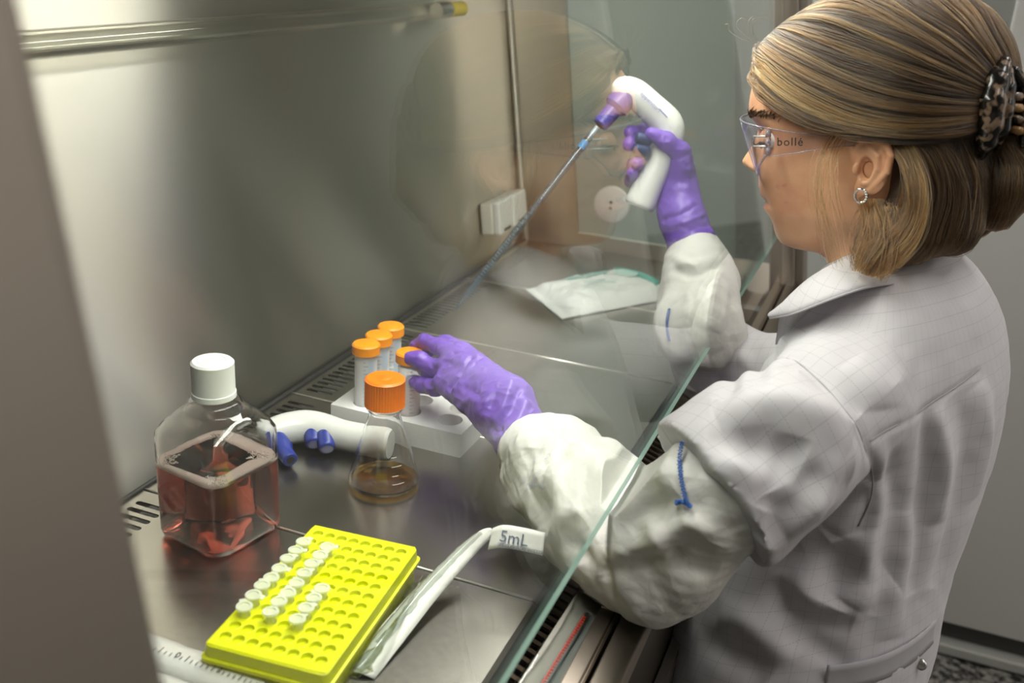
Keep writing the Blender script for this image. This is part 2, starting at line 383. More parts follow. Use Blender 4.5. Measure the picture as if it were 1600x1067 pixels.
def body_rings(e, zb):                                             # e: inset from the outer wall
    R = [bring(.034-e*.6, .014, zb+.0025), bring(.040-e, .015, zb), bring(.0445-e, .016, zb+.003), bring(HW-e, .017, zb+.010), bring(HW-e, .017, .105)]
    R += [mixring(HW-e, .018, .116, .05, .05), mixring(HW-.002-e, .022, .124, .048, .3), mixring(HW-.007-e, .026, .131, .041, .65), mixring(HW-.012-e, .028, .1365, .034, .9), circ(.029-e, .139), circ(.0275-e, .1405), circ(.0272-e, .146), circ(.0245-e, .149), circ(.0185-e, .150), circ(.0165-e, .153), circ(.0165-e, .168)]
    return R
M_pet = mat('clear_bottle_plastic', 'fbfbfb', .03, 0, Transmission_Weight=1., IOR=1.38)
M_pet.use_nodes = True
V1, F1 = loft(body_rings(0, 0), True, False); V2, F2 = loft(body_rings(.0012, .0014), True, False)
nv = len(V1); F2 = [tuple(reversed([i+nv for i in f])) for f in F2]; n_ = 28
top = [((15)*n_+j, (15)*n_+(j+1)%n_, nv+15*n_+(j+1)%n_, nv+15*n_+j) for j in range(n_)]
M_petw = pane_mat('clear_bottle_wall', 'f6f7f6', 1.40)
bo = mesh('bottle_body', V1+V2, F1+F2+top, M_pet, bot, True, sharp=60)
M_med = mat('pink_medium', 'e08a62', .0, 0, Transmission_Weight=1., IOR=1.333)
LZ = .083
lr = [bring(.0336, .013, .0033), bring(.0394, .0145, .0008), bring(.0439, .0155, .0036), bring(HW-.0006, .0166, .0106), bring(HW-.0006, .0166, LZ-.001), bring(HW-.0008,.0165, LZ)]
V, F = loft(lr); mesh('medium', V, F, M_med, bot, True, sharp=50)
va = nd(M_med, 'ShaderNodeVolumeAbsorption'); va.inputs['Color'].default_value = lin('dc7030'); va.inputs['Density'].default_value = 25
bsdf(M_med).inputs['Base Color'].default_value = (1,1,1,1)
lk(M_med, va.outputs[0], M_med.node_tree.nodes['Material Output'].inputs['Volume'])
# foam floating around the rim of the medium
M_foam = mat('pale_foam', 'e9d3cb', .5, 0, Subsurface_Weight=.3, Subsurface_Radius=(.004,.003,.003)); noise_bump(M_foam, 900, .9, .0012)
out_r = rsq(HW-.0012, .016, 12); nn = len(out_r); FV, FF = [], []
for j, (x, y) in enumerate(out_r):
    a = math.atan2(y, x); L = math.hypot(x, y)
    wdt = .013 + .004*math.sin(2*a+.6) + .003*math.sin(5*a) + .002*math.sin(11*a+1) + .010*max(0, math.cos(a+.95))**3
    h = .0022 + .0006*math.sin(9*a)
    for f, z in ((0, -.0015), (0, h), (.35, h+.0006), (.75, h), (1, .0004), (1, -.001)): 
        k = (L-f*wdt)/L; FV.append((x*k, y*k, LZ+z))
for j in range(nn):
    for i in range(5): a, b = j*6+i, ((j+1)%nn)*6+i; FF.append((a, b, b+1, a+1))
fo = mesh('foam_ring', FV, FF, M_foam, bot, True)
bub = MB(); 
ico = bmesh.new(); bmesh.ops.create_icosphere(ico, subdivisions=1, radius=1); IV = [v.co.copy() for v in ico.verts]; IF = [tuple(v.index for v in f.verts) for f in ico.faces]; ico.free()
for i in range(520):
    j = random.randrange(nn); x, y = out_r[j]; a = math.atan2(y, x); L = math.hypot(x, y); k = (L-random.random()**.8*(.017+.010*max(0, math.cos(a+.95))**3))/L; r = random.choice((.0005,.0006,.0008,.0011))
    k = min(k, (L-r*1.3)/L)
    bub.add([(x*k+v.x*r, y*k+v.y*r, LZ+.0022+v.z*r) for v in IV], IF)
b_ = bub.build('foam_bubbles', mat('bubble_foam', 'f2e3dc', .15, 0, Alpha=.75), bot, smooth=True); b_['kind'] = 'stuff'
# graduation print on the right flank
gd = MB()
for i in range(9):
    z = .020+i*.0085; gd.box((.0467, -.012, z), (.0469, -.012+(.006 if i % 2 else .010), z+.0005))
gd.build('graduation_marks', mat('frost_print', 'd8d4d0', .6), bot)
# white ribbed cap
def ribbed(r, z0, z1, nrib, depth, inset=.002, rows=None):
    n = nrib*2; R = []
    for (f, z, rib) in ((1, z0, 0), (1, z0+.0015, 1), (1, z1-.004, 1), (1, z1-.002, 0), ((r-inset)/r, z1, 0)):
        R.append([(r*f*math.cos(2*math.pi*j/n)*(1-(depth/r if (rib and j % 2) else 0)), r*f*math.sin(2*math.pi*j/n)*(1-(depth/r if (rib and j % 2) else 0)), z) for j in range(n)])
    return loft(R)
M_cap = mat('white_cap_plastic', 'e6e6e2', .4, 0, Subsurface_Weight=.25, Subsurface_Radius=(.004,.004,.004))
V, F = ribbed(.0205, .158, .1895, 60, .0004); cp = mesh('screw_cap', V, F, M_cap, bot, True, sharp=35)
MB().lathe([(.0198,.1585),(.0212,.1575),(.0214,.1525),(.0205,.1515)], 48).build('tamper_ring', M_cap, bot, smooth=True, sharp=40)
MB().lathe([(0,.1898),(.006,.1898),(.0065,.1894),(.012,.1894),(.0125,.1899),(.014,.1899),(.0145,.1893)], 40).build('embossed_rings', M_cap, cp, smooth=True, sharp=40)
# ------------------------------------------------------------------ conical flask
M_glass = mat('flask_glass', 'ffffff', .0, 0, Transmission_Weight=1., IOR=1.46)
M_glassw = pane_mat('flask_glass_wall', 'fbfbf7', 1.5)
fx, fy = .905, .480
fl = thing('conical_flask', 'conical glass flask with orange ribbed cap and a little amber liquid', 'flask', (fx, fy, 0), (0,0,.4))
pr = [(0,.0015),(.030,.001),(.036,.0012),(.0392,.004),(.0398,.008),(.0385,.014),(.033,.034),(.026,.058),(.0205,.076),(.0178,.085),(.0172,.089),(.0172,.091),(.0196,.093),(.0203,.0945),(.0196,.096),(.0176,.0975),(.0172,.104)]
inner = [(max(r-.0013,0), z+(.0013 if i < 4 else 0)) for i, (r, z) in enumerate(pr)]
MB().lathe(pr+inner[::-1], 72).build('flask_body', M_glass, fl, smooth=True)
M_amber = mat('amber_liquid', 'e6bf6a', .0, 0, Transmission_Weight=1., IOR=1.333)
MB().lathe([(0,.0024),(.034,.0022),(.0384,.0050),(.0389,.0062),(.0388,.0078),(.0365,.0068),(0,.0066)], 56).build('liquid', M_amber, fl, smooth=True, sharp=50)
M_or = mat('orange_cap_plastic', 'f97f0b', .38, 0, Subsurface_Weight=.1, Subsurface_Radius=(.004,.002,.001))
V, F = ribbed(.0222, .098, .1305, 44, .0010, .0025); fc = mesh('screw_cap', V, F, M_or, fl, True, sharp=30)
MB().lathe([(0,.1311),(.0055,.1311),(.006,.1307),(.010,.1307)], 30).build('embossed_disc', M_or, fc, smooth=True, sharp=40)
for k, z in enumerate((.018,.027,.037,.047)):
    r = .0398-(z-.010)*.285+.0004; a = [math.radians(200+i*3) for i in range(5 if k % 2 else 8)]
    MB().tube([(r*math.cos(t), r*math.sin(t), z) for t in a], .00025, 5).build('graduation_mark', mat('white_enamel', 'eeeeea', .5), fl)
# ------------------------------------------------------------------ foam block with centrifuge tubes
M_eps = mat('white_polystyrene', 'f5f3f1', .75, 0, Subsurface_Weight=.15, Subsurface_Radius=(.005,.005,.005)); noise_bump(M_eps, 260, .25, .001)
FX0, FX1, FY0, FY1, FZ = 1.000, 1.145, .428, .606, .031
fb = thing('foam_tube_block', 'white polystyrene block holding the orange-capped tubes', 'tube rack', ((FX0+FX1)/2, (FY0+FY1)/2, 0))
ox, oy = (FX0+FX1)/2, (FY0+FY1)/2
holes = [(1.026,.571),(1.061,.5725),(1.096,.574),(1.028,.512),(1.064,.513),(1.099,.514),(1.031,.457),(1.067,.457),(1.102,.457)]
# top sheet with round holes: one cell per hole
fm = MB(); xs = [FX0-ox, 1.0455-ox, 1.081-ox, FX1-ox]; ysb = [FY0-oy, .4845-oy, .5425-oy, FY1-oy]
HR = .0158
for (hx, hy) in holes:
    cx, cy = hx-ox, hy-oy
    i = max(k for k in range(3) if xs[k] <= cx); j = max(k for k in range(3) if ysb[k] <= cy)
    x0, x1, y0, y1 = xs[i], xs[i+1], ysb[j], ysb[j+1]; N = 32; oc = []; ic = []
    for k in range(N):
        a = 2*math.pi*(k+.5)/N; c, s = math.cos(a), math.sin(a); ic.append((cx+HR*c, cy+HR*s))
        tx = ((x1 if c > 0 else x0)-cx)/c if abs(c) > 1e-6 else 9; ty = ((y1 if s > 0 else y0)-cy)/s if abs(s) > 1e-6 else 9
        t = min(tx, ty); oc.append((cx+t*c, cy+t*s))
    # snap the ray nearest each corner onto it
    for X in (x0, x1):
        for Y in (y0, y1):
            q = min(range(N), key=lambda k: (oc[k][0]-X)**2+(oc[k][1]-Y)**2); oc[q] = (X, Y)
    Vv = [(a, b, FZ) for a, b in oc]+[(a, b, FZ) for a, b in ic]+[(a, b, .006) for a, b in ic]
    Ff = [(k,(k+1)%N,(k+1)%N+N,k+N) for k in range(N)]+[(k+N,(k+1)%N+N,(k+1)%N+2*N,k+2*N) for k in range(N)]+[tuple(range(2*N,3*N))]
    fm.add(Vv, Ff)
a_, b_2 = (FX0-ox, FY0-oy), (FX1-ox, FY1-oy); c4 = [(a_[0],a_[1]),(b_2[0],a_[1]),(b_2[0],b_2[1]),(a_[0],b_2[1])]
fm.add([(x,y,0) for x,y in c4]+[(x,y,FZ) for x,y in c4], [(0,3,2,1),(0,1,5,4),(1,2,6,5),(2,3,7,6),(3,0,4,7)])
fm.build('block', M_eps, fb)
# centrifuge tubes
M_pp = pane_mat('clear_tube_plastic', 'f1f1f2', 1.45, .15); M_oc = mat('orange_tube_cap', 'ff9c12', .4, 0, Subsurface_Weight=.15, Subsurface_Radius=(.004,.002,.001))
M_frost = mat('frosted_tube_plastic', 'ffffff', .35, 0, Alpha=.52)
tl_labels = ['orange-capped centrifuge tube nearest the flask cap in the foam block', 'middle one of three orange-capped tubes standing in a line', 'farthest of three orange-capped tubes standing in a line', 'orange-capped tube with pink liquid beside the gloved fingertips']
M_pink = mat('pale_pink_liquid', 'e8b6ab', .1, 0, Transmission_Weight=.6, IOR=1.33)
M_write = mat('tube_print_blue', '8496ad', .6)
for i, (tx, ty) in enumerate(holes[:4]):
    t = thing('centrifuge_tube', tl_labels[i], 'tube', (tx, ty, .0065), (0,0,random.uniform(-.3,.3)), 'orange-capped centrifuge tubes')
    MB().lathe([(0,0),(.004,.001),(.0132,.014),(.0138,.018),(.0140,.094)], 40).build('tube_body', M_frost, t, smooth=True, sharp=40)
    V, F = ribbed(.0172, .092, .1045, 40, .0003, .0018); c = mesh('cap', V, F, M_oc, t, True, sharp=35)
    MB().lathe([(0,.1049),(.0125,.1049),(.0135,.1045)], 32).build('cap_rim', M_oc, c, smooth=True, sharp=40)
    g = MB()
    for k in range(12):
        z = .028+k*.005
        a = [math.radians(205+q*6) for q in range(3 if k % 2 else 5)]; r = .0141
        for q in range(len(a)-1): g.add([(r*math.cos(a[q]),r*math.sin(a[q]),z),(r*math.cos(a[q+1]),r*math.sin(a[q+1]),z),(r*math.cos(a[q+1]),r*math.sin(a[q+1]),z+.0011),(r*math.cos(a[q]),r*math.sin(a[q]),z+.0011)], [(0,1,2,3)])
    g.build('graduation_print', M_write, t)
    if i < 3:
        g = MB(); r = .01415; a = [math.radians(228+q*7) for q in range(6)]
        for q in range(5): g.add([(r*math.cos(a[q]),r*math.sin(a[q]),.032),(r*math.cos(a[q+1]),r*math.sin(a[q+1]),.032),(r*math.cos(a[q+1]),r*math.sin(a[q+1]),.086),(r*math.cos(a[q]),r*math.sin(a[q]),.086)], [(0,1,2,3)])
        g.build('writing_patch', mat('frosted_patch', 'aeb9c6', .6), t, smooth=True)
    else:
        MB().lathe([(0,.001),(.0128,.0145),(.0134,.018),(.0136,.062),(0,.062)], 32).build('pink_liquid', M_pink, t, smooth=True, sharp=40)
# ------------------------------------------------------------------ yellow microtube rack
M_yel = mat('fluorescent_yellow_plastic', 'e2e600', .42, 0, Subsurface_Weight=.7, Subsurface_Radius=(.014,.014,.004), Emission_Color='e6f000', Emission_Strength=.0)
M_yel2 = M_yel
rk0 = onz(491,818,.034); rk2 = onz(322,1000,.034)
RL, RW, RH = .197, .110, .034
rdir = math.atan2(*( (np.array(rk0)-np.array(rk2))[[1,0]] ))
ex = np.array([math.cos(rdir), math.sin(rdir)]); ey = np.array([-ex[1], ex[0]])
rc = np.array(rk0[:2]) - ex*RL/2 - ey*RW/2
rack = thing('microtube_rack', 'fluorescent yellow microtube rack with small clear tubes', 'tube rack', (rc[0], rc[1], 0), (0,0,rdir))
NR, NC = 12, 8; px_, py_ = .0152, .0124; HRd = .0050
rm = MB(); gx0, gy0 = -NR/2*px_, -NC/2*py_
def rcell(mbq, cx, cy, dx, dy, r, z, depth, N=16):
    oc, ic = [], []
    for k in range(N):
        a = 2*math.pi*(k+.5)/N; c, s = math.cos(a), math.sin(a); t = min(abs(dx/2/c) if abs(c)>1e-6 else 9, abs(dy/2/s) if abs(s)>1e-6 else 9)
        oc.append((cx+t*c, cy+t*s)); ic.append((cx+r*c, cy+r*s))
    for X in (cx-dx/2, cx+dx/2):
        for Y in (cy-dy/2, cy+dy/2):
            q = min(range(N), key=lambda k: (oc[k][0]-X)**2+(oc[k][1]-Y)**2); oc[q] = (X, Y)
    mbq.add([(a,b,z) for a,b in oc]+[(a,b,z) for a,b in ic]+[(a,b,z-depth) for a,b in ic], [(k,(k+1)%N,(k+1)%N+N,k+N) for k in range(N)]+[(k+N,(k+1)%N+N,(k+1)%N+2*N,k+2*N) for k in range(N)]+[tuple(range(2*N,3*N))])
for i in range(NR):
    for j in range(NC): rcell(rm, gx0+(i+.5)*px_, gy0+(j+.5)*py_, px_, py_, HRd, RH, .0035)
hx, hy = NR/2*px_, NC/2*py_
def frame_quad(z, X, Y): rm.add([(-X,-Y,z),(X,-Y,z),(X,Y,z),(-X,Y,z),(-hx,-hy,z),(hx,-hy,z),(hx,hy,z),(-hx,hy,z)], [(0,1,5,4),(1,2,6,5),(2,3,7,6),(3,0,4,7)])
X, Y = RL/2, RW/2
frame_quad(RH, X-.002, Y-.002)
def ringr(z, X, Y, r=.006):
    return [(math.copysign(1, c[0])*(X-r)+r*math.cos(a), math.copysign(1, c[1])*(Y-r)+r*math.sin(a), z) for c, a0 in (((1,1),0),((-1,1),math.pi/2),((-1,-1),math.pi),((1,-1),1.5*math.pi)) for a in [a0+math.pi/2*q/3 for q in range(4)]]
side = [ringr(RH, X-.002, Y-.002), ringr(RH-.0015, X, Y), ringr(RH-.012, X+.0008, Y+.0008), ringr(RH-.0125, X+.003, Y+.003), ringr(RH-.016, X+.003, Y+.003), ringr(RH-.0165, X-.0015, Y-.0015), ringr(0, X-.001, Y-.001)]
V, F = loft(side, False, True)
rbody = rm.build('rack_top', M_yel, rack, smooth=False)
mesh('rack_body', V, F, M_yel2, rack, True, sharp=30)
# raised collars round the wells
tor = MB(); TN = 14
tor.lathe([(.0051,0),(.0053,.0003),(.0057,.0003),(.0060,0)], TN)
tme = None
for i in range(NR):
    for j in range(NC):
        if tme is None: o = tor.build('well_collar', M_yel, rack, smooth=True); tme = o.data
        else: o = link(bpy.data.objects.new('well_collar', tme), rack)
        o.location = (gx0+(i+.5)*px_, gy0+(j+.5)*py_, RH)
M_mt = mat('frosted_microtube', 'f7faea', .4, 0, Transmission_Weight=.2, IOR=1.15, Alpha=.6)
def microtube():
    t = thing('microtube', 'small clear microtube', 'tube', group='small clear tubes in the yellow rack')
    MB().lathe([(0,-.028),(.002,-.027),(.0044,-.012),(.0046,.004),(.0056,.0045),(.0056,.006)], 20).build('tube_body', M_mt, t, smooth=True, sharp=40)
    l = MB().lathe([(0,.0068),(.0043,.0068),(.0045,.0076),(.0068,.0076),(.0073,.0070),(.0073,.0060),(.0060,.0056)], 24)
    lo = l.build('lid', M_mt, t, smooth=True, sharp=40)
    MB().box((.0065,-.0030,.0058),(.0105,.0030,.0070)).build('hinge_tab', M_mt, lo, bevel=.0006)
    return t
mt = microtube(); first = True
def ordn(k): return ['first','second','third','fourth','fifth','sixth','seventh','eighth'][k]
for colj, rows, nm in ((0, range(2, 10), 'row along the rack edge beside the bottle'), (2, range(2, 10), 'middle filled row of the yellow rack'), (4, range(2, 6), 'short row of four in the yellow rack')):
    rows = sorted(rows, reverse=True)
    for k, i in enumerate(rows):
        t = mt if first else copy_tree(mt); first = False
        wx, wy = gx0+(i+.5)*px_, hy-(colj+.5)*py_
        p = Vector((rc[0], rc[1], 0)) + Matrix.Rotation(rdir, 3, 'Z') @ Vector((wx, wy, 0))
        t.location = (p.x, p.y, RH+.0025+random.uniform(-.001,.001)); t.rotation_euler = (random.uniform(-.06,.06), random.uniform(-.06,.06), random.choice((-.9,-.4,.2,.6,2.6,-1.3))+random.uniform(-.2,.2))
        t['label'] = f'{ordn(k)} microtube from the flask end, {nm}'
# ------------------------------------------------------------------ implicit-surface modelling for soft shapes
def rcone(P, a, b, r1, r2=None):
    r2 = r1 if r2 is None else r2; a = np.asarray(a, float); b = np.asarray(b, float); ba = b-a
    t = np.clip(((P-a)@ba)/(ba@ba+1e-12), 0, 1); return np.linalg.norm(P-(a+t[...,None]*ba), axis=-1) - (r1+(r2-r1)*t)
def ellip(P, c, rad, R=None):
    q = P-np.asarray(c, float)
    if R is not None: q = q@np.asarray(R, float).T
    rad = np.asarray(rad, float); k0 = np.linalg.norm(q/rad, axis=-1); k1 = np.linalg.norm(q/rad**2, axis=-1)+1e-9
    return k0*(k0-1)/k1
def smin(a, b, k):
    h = np.clip(.5+.5*(b-a)/k, 0, 1); return b*(1-h)+a*h-k*h*(1-h)
def smax(a, b, k): return -smin(-a, -b, k)
def chain(P, pts, rad, k=.006):
    d = None
    for (a, b, r1, r2) in zip(pts, pts[1:], rad, rad[1:]):
        e = rcone(P, a, b, r1, r2); d = e if d is None else smin(d, e, k)
    return d
def snets(f, lo, hi, h):
    lo = np.asarray(lo, float); n = np.ceil((np.asarray(hi)-lo)/h).astype(int)+1
    ax = [lo[i]+h*np.arange(n[i]) for i in range(3)]; vol = np.empty(n, np.float32)
    YZ = np.stack(np.meshgrid(ax[1], ax[2], indexing='ij'), -1)
    st = max(1, int(400000//(n[1]*n[2])))
    for i in range(0, n[0], st):
        xs = ax[0][i:i+st]; P = np.empty((len(xs),)+YZ.shape[:2]+(3,)); P[...,0] = xs[:,None,None]; P[...,1:] = YZ[None]
        vol[i:i+st] = f(P)
    ins = vol < 0; acc = np.zeros(tuple(n-1)+(3,)); cnt = np.zeros(tuple(n-1))
    for axis in range(3):
        sl0 = [slice(None)]*3; sl1 = [slice(None)]*3; sl0[axis] = slice(0,-1); sl1[axis] = slice(1,None)
        a, b = vol[tuple(sl0)], vol[tuple(sl1)]; cr = (ins[tuple(sl0)] != ins[tuple(sl1)])
        I = np.argwhere(cr); t = a[cr]/(a[cr]-b[cr]); pos = I.astype(float); pos[:,axis] += t
        o = [k for k in range(3) if k != axis]
        for d0 in (0,-1):
            for d1 in (0,-1):
                J = I.copy(); J[:,o[0]] += d0; J[:,o[1]] += d1
                ok = np.all((J >= 0) & (J < n-1), axis=1); Jk = J[ok]
                np.add.at(acc, tuple(Jk.T), pos[ok]); np.add.at(cnt, tuple(Jk.T), 1)
    act = cnt > 0; idx = -np.ones(act.shape, int); idx[act] = np.arange(act.sum())
    V = lo+h*(acc[act]/cnt[act][:,None]); Q = []
    for axis in range(3):
        sl0 = [slice(None)]*3; sl1 = [slice(None)]*3; sl0[axis] = slice(0,-1); sl1[axis] = slice(1,None)
        A, B = ins[tuple(sl0)], ins[tuple(sl1)]; I = np.argwhere(A != B); o1, o2 = (axis+1) % 3, (axis+2) % 3
        I = I[(I[:,o1] > 0) & (I[:,o2] > 0) & (I[:,o1] < n[o1]-1) & (I[:,o2] < n[o2]-1)]
        fl = A[tuple(I.T)]
        def g(d1, d2): J = I.copy(); J[:,o1] += d1; J[:,o2] += d2; return idx[tuple(J.T)]
        q = np.stack([g(-1,-1), g(0,-1), g(0,0), g(-1,0)], 1); q[~fl] = q[~fl][:,::-1]; Q.append(q)
    return V, np.concatenate(Q)
def vnormals(V, Q):
    N = np.zeros_like(V); a, b, c, d = (V[Q[:,i]] for i in range(4)); fn = np.cross(c-a, d-b)
    for i in range(4): np.add.at(N, Q[:,i], fn)
    return N/(np.linalg.norm(N, axis=1)[:,None]+1e-12)
def relax(V, Q, it=2, lam=.5):
    for _ in range(it):
        S_ = np.zeros_like(V); c = np.zeros(len(V))
        for i in range(4):
            j, k = Q[:,i], Q[:,(i+1)%4]; np.add.at(S_, j, V[k]); np.add.at(S_, k, V[j]); np.add.at(c, j, 1); np.add.at(c, k, 1)
        V = V+lam*(S_/np.maximum(c,1)[:,None]-V)
    return V
_perm = np.random.default_rng(3).random((64,64,64)).astype(np.float32)
def vnoise(P, s):
    q = P*s; i = np.floor(q).astype(int); f = q-i; f = f*f*(3-2*f); out = 0
    for dx in (0,1):
        for dy in (0,1):
            for dz in (0,1):
                w_ = (f[:,0] if dx else 1-f[:,0])*(f[:,1] if dy else 1-f[:,1])*(f[:,2] if dz else 1-f[:,2])
                out = out+w_*_perm[(i[:,0]+dx)%64,(i[:,1]+dy)%64,(i[:,2]+dz)%64]
    return out*2-1
def trace(f, px, py, t0=.5, t1=2.2):
    d = ray(px, py); t = t0; L = np.linalg.norm(d)
    for _ in range(160):
        s = float(f((CPOS+d*t)[None])[0])
        if s < .0004: return CPOS+d*t
        t += max(s*.8, .0004)/L
        if t > t1: return None
    return CPOS+d*t
def fold_disp(V, N, f, folds, px2d=True):
    """creases and swells: (points, width, height); positive height = ridge"""
    D = np.zeros(len(V))
    for pts, wd, am in folds:
        P = [trace(f, *p) if len(p) == 2 else np.asarray(p, float) for p in pts]; P = [p for p in P if p is not None]
        if len(P) < 2: continue
        P = smooth_path(P, 3) if len(P) > 2 else np.array(P); n = len(P)-1
        sel = np.flatnonzero(np.all((V > P.min(0)-3*wd) & (V < P.max(0)+3*wd), axis=1)); W = V[sel]; best = np.full(len(W), 9.); bt = np.zeros(len(W))
        for i in range(n):
            a, b = P[i], P[i+1]; ba = b-a; t = np.clip(((W-a)@ba)/(ba@ba+1e-12), 0, 1); d = np.linalg.norm(W-(a+t[:,None]*ba), axis=1)
            m_ = d < best; best[m_] = d[m_]; bt[m_] = (i+t[m_])/n
        taper = np.sin(np.pi*np.clip(bt, 0, 1))**.7 if wd > .0055 else np.clip(np.minimum(bt, 1-bt)*8+.1, 0, 1)
        D[sel] += am*taper*np.exp(-(best/wd)**2)
    return V+N*D[:,None]
def qmesh(name, V, Q, m, parent=None):
    me = bpy.data.meshes.new(name); me.vertices.add(len(V)); me.vertices.foreach_set('co', np.ascontiguousarray(V, dtype=np.float32).ravel())
    me.loops.add(Q.size); me.loops.foreach_set('vertex_index', np.ascontiguousarray(Q, dtype=np.int32).ravel()); me.polygons.add(len(Q))
    me.polygons.foreach_set('loop_start', np.arange(0, Q.size, 4, dtype=np.int32)); 
    me.update(calc_edges=True); me.polygons.foreach_set('use_smooth', np.ones(len(Q), bool)); me.validate()
    o = bpy.data.objects.new(name, me); link(o, parent)
    for x in (m if isinstance(m, (list, tuple)) else [m]): me.materials.append(x)
    return o
def bounds(pts, pad): P = np.array(pts); return P.min(0)-pad, P.max(0)+pad

# ------------------------------------------------------------------ pipette controllers
M_gun = mat('controller_white', 'e8e8e3', .32); M_gunp = mat('controller_purple_blue', '4a4494', .4); M_gunb = mat('controller_blue', '26378f', .38); M_navy = mat('controller_navy', '2d3c66', .4)
def on_line(a, b, f): return np.asarray(a)*(1-f)+np.asarray(b)*f
def controller(label, path, rad, nose, nose_r, colnose, trig, trig_r, h=.0022, flat=None, ntext=None):
    base = np.array(path[len(path)//2]); t = thing('pipette_controller', label, 'pipette controller', tuple(base))
    loc = lambda p: np.asarray(p)-base
    P = smooth_path(path, 5); R_ = np.interp(np.linspace(0, len(rad)-1, len(P)), range(len(rad)), rad)
    tail = P[-1]-P[-2]; tail /= np.linalg.norm(tail)
    f = lambda X: smax(chain(X, P, R_, .004), (X-P[-1])@tail-.002, .003)
    lo, hi = bounds(P, max(rad)+.008); V, Q = snets(f, lo, hi, h); V = relax(V, Q, 2)
    qmesh('body', V-base, Q, M_gun, t)
    a, b = np.asarray(nose[0]), np.asarray(nose[1]); dv = (b-a)/np.linalg.norm(b-a); L = np.linalg.norm(b-a)
    pts = [a, a+dv*L*.02, a+dv*L*.45, a+dv*L*.55, a+dv*L*.97, b]; rr = [nose_r[0]*.9, nose_r[0], nose_r[0]*1.03, nose_r[1]*1.05, nose_r[1], nose_r[1]*.85]
    MB().tube([loc(p) for p in pts], rr, 28).build('nose_cone', colnose, t, smooth=True, sharp=40)
    MB().tube([loc(b-dv*.002), loc(b+dv*.0006)], [nose_r[1]*.5, nose_r[1]*.5], 20).build('nose_bore', M_dark, t, smooth=True, sharp=40)
    e = P[-1]; MB().tube([loc(e+tail*.0012), loc(e+tail*.0024)], [rad[-1]*.96, rad[-1]*.93], 32).build('end_cap', M_white, t, smooth=True, sharp=40)
    for q, out, m_ in trig:
        q = np.asarray(q); out = np.asarray(out)/np.linalg.norm(out); ff = lambda X: smax(chain(X, [q-out*.006, q+out*trig_r*1.1], [trig_r, trig_r*.85], .002), (X-q)@out-trig_r*1.15, .003)
        lo, hi = bounds([q], .03); V, Q = snets(ff, lo, hi, .0014); qmesh('trigger', relax(V, Q, 1)-base, Q, m_, t)
    return t, base
# the one held in the far hand
hp = [at(974,140,1.385), at(992,146,1.388), at(1017,168,1.392), at(1041,192,1.396), at(1044,214,1.40), at(1031,250,1.405), at(1013,288,1.41), at(999,321,1.415)]
fwd_out = at(985,215,1.39)-at(1025,225,1.40)
gun, gbase = controller('white pipette controller with purple nose held in the raised far hand', hp, [.0165,.0180,.0190,.0205,.0200,.0178,.0188,.0205],
    (at(984,143,1.386), at(937,196,1.384)), (.0168,.0112), M_gunp, [(at(1004,217,1.378), fwd_out, M_navy), (at(1001,234,1.380), fwd_out, M_navy)], .0085)
# lettering on the arm of the controller
def label_on(parent, base, body, size, p, ex, ey, m): return text_obj('lettering', body, size, m, parent, Vector(np.asarray(p)-base), frame_rot(ex, ey))
exg = at(1034,177,1.37)-at(999,142,1.365); eyg = at(1020,140,1.37)-at(1005,155,1.37)
label_on(gun, gbase, 'eppendorf', .0085, at(1000,147,1.3655), exg, eyg, mat('violet_print', '6a68b8', .5))
MB().box((0,0,0),(.016,.0016,.0003)).build('print_line', MATS['violet_print'], gun, loc=Vector(np.asarray(at(1029,171,1.368))-gbase), rot=frame_rot(exg, eyg))
# the one lying on the trays
g2 = [onz(424,676,.019), onz(447,670,.020), onz(476,667,.020), onz(503,671,.019), onz(535,680,.018), onz(573,687,.018), onz(608,693,.018)]
gun2, _ = controller('white pipette controller with blue triggers lying between bottle and flask', g2, [.0150,.0175,.0190,.0185,.0170,.0170,.0185],
    (onz(432,688,.017), onz(454,719,.012)), (.0122,.0090), M_gunb, [(onz(489,682,.017), onz(489,700,.012)-onz(487,672,.022), M_gunb), (onz(509,689,.016), onz(511,705,.012)-onz(507,679,.022), M_gunb)], .0112)
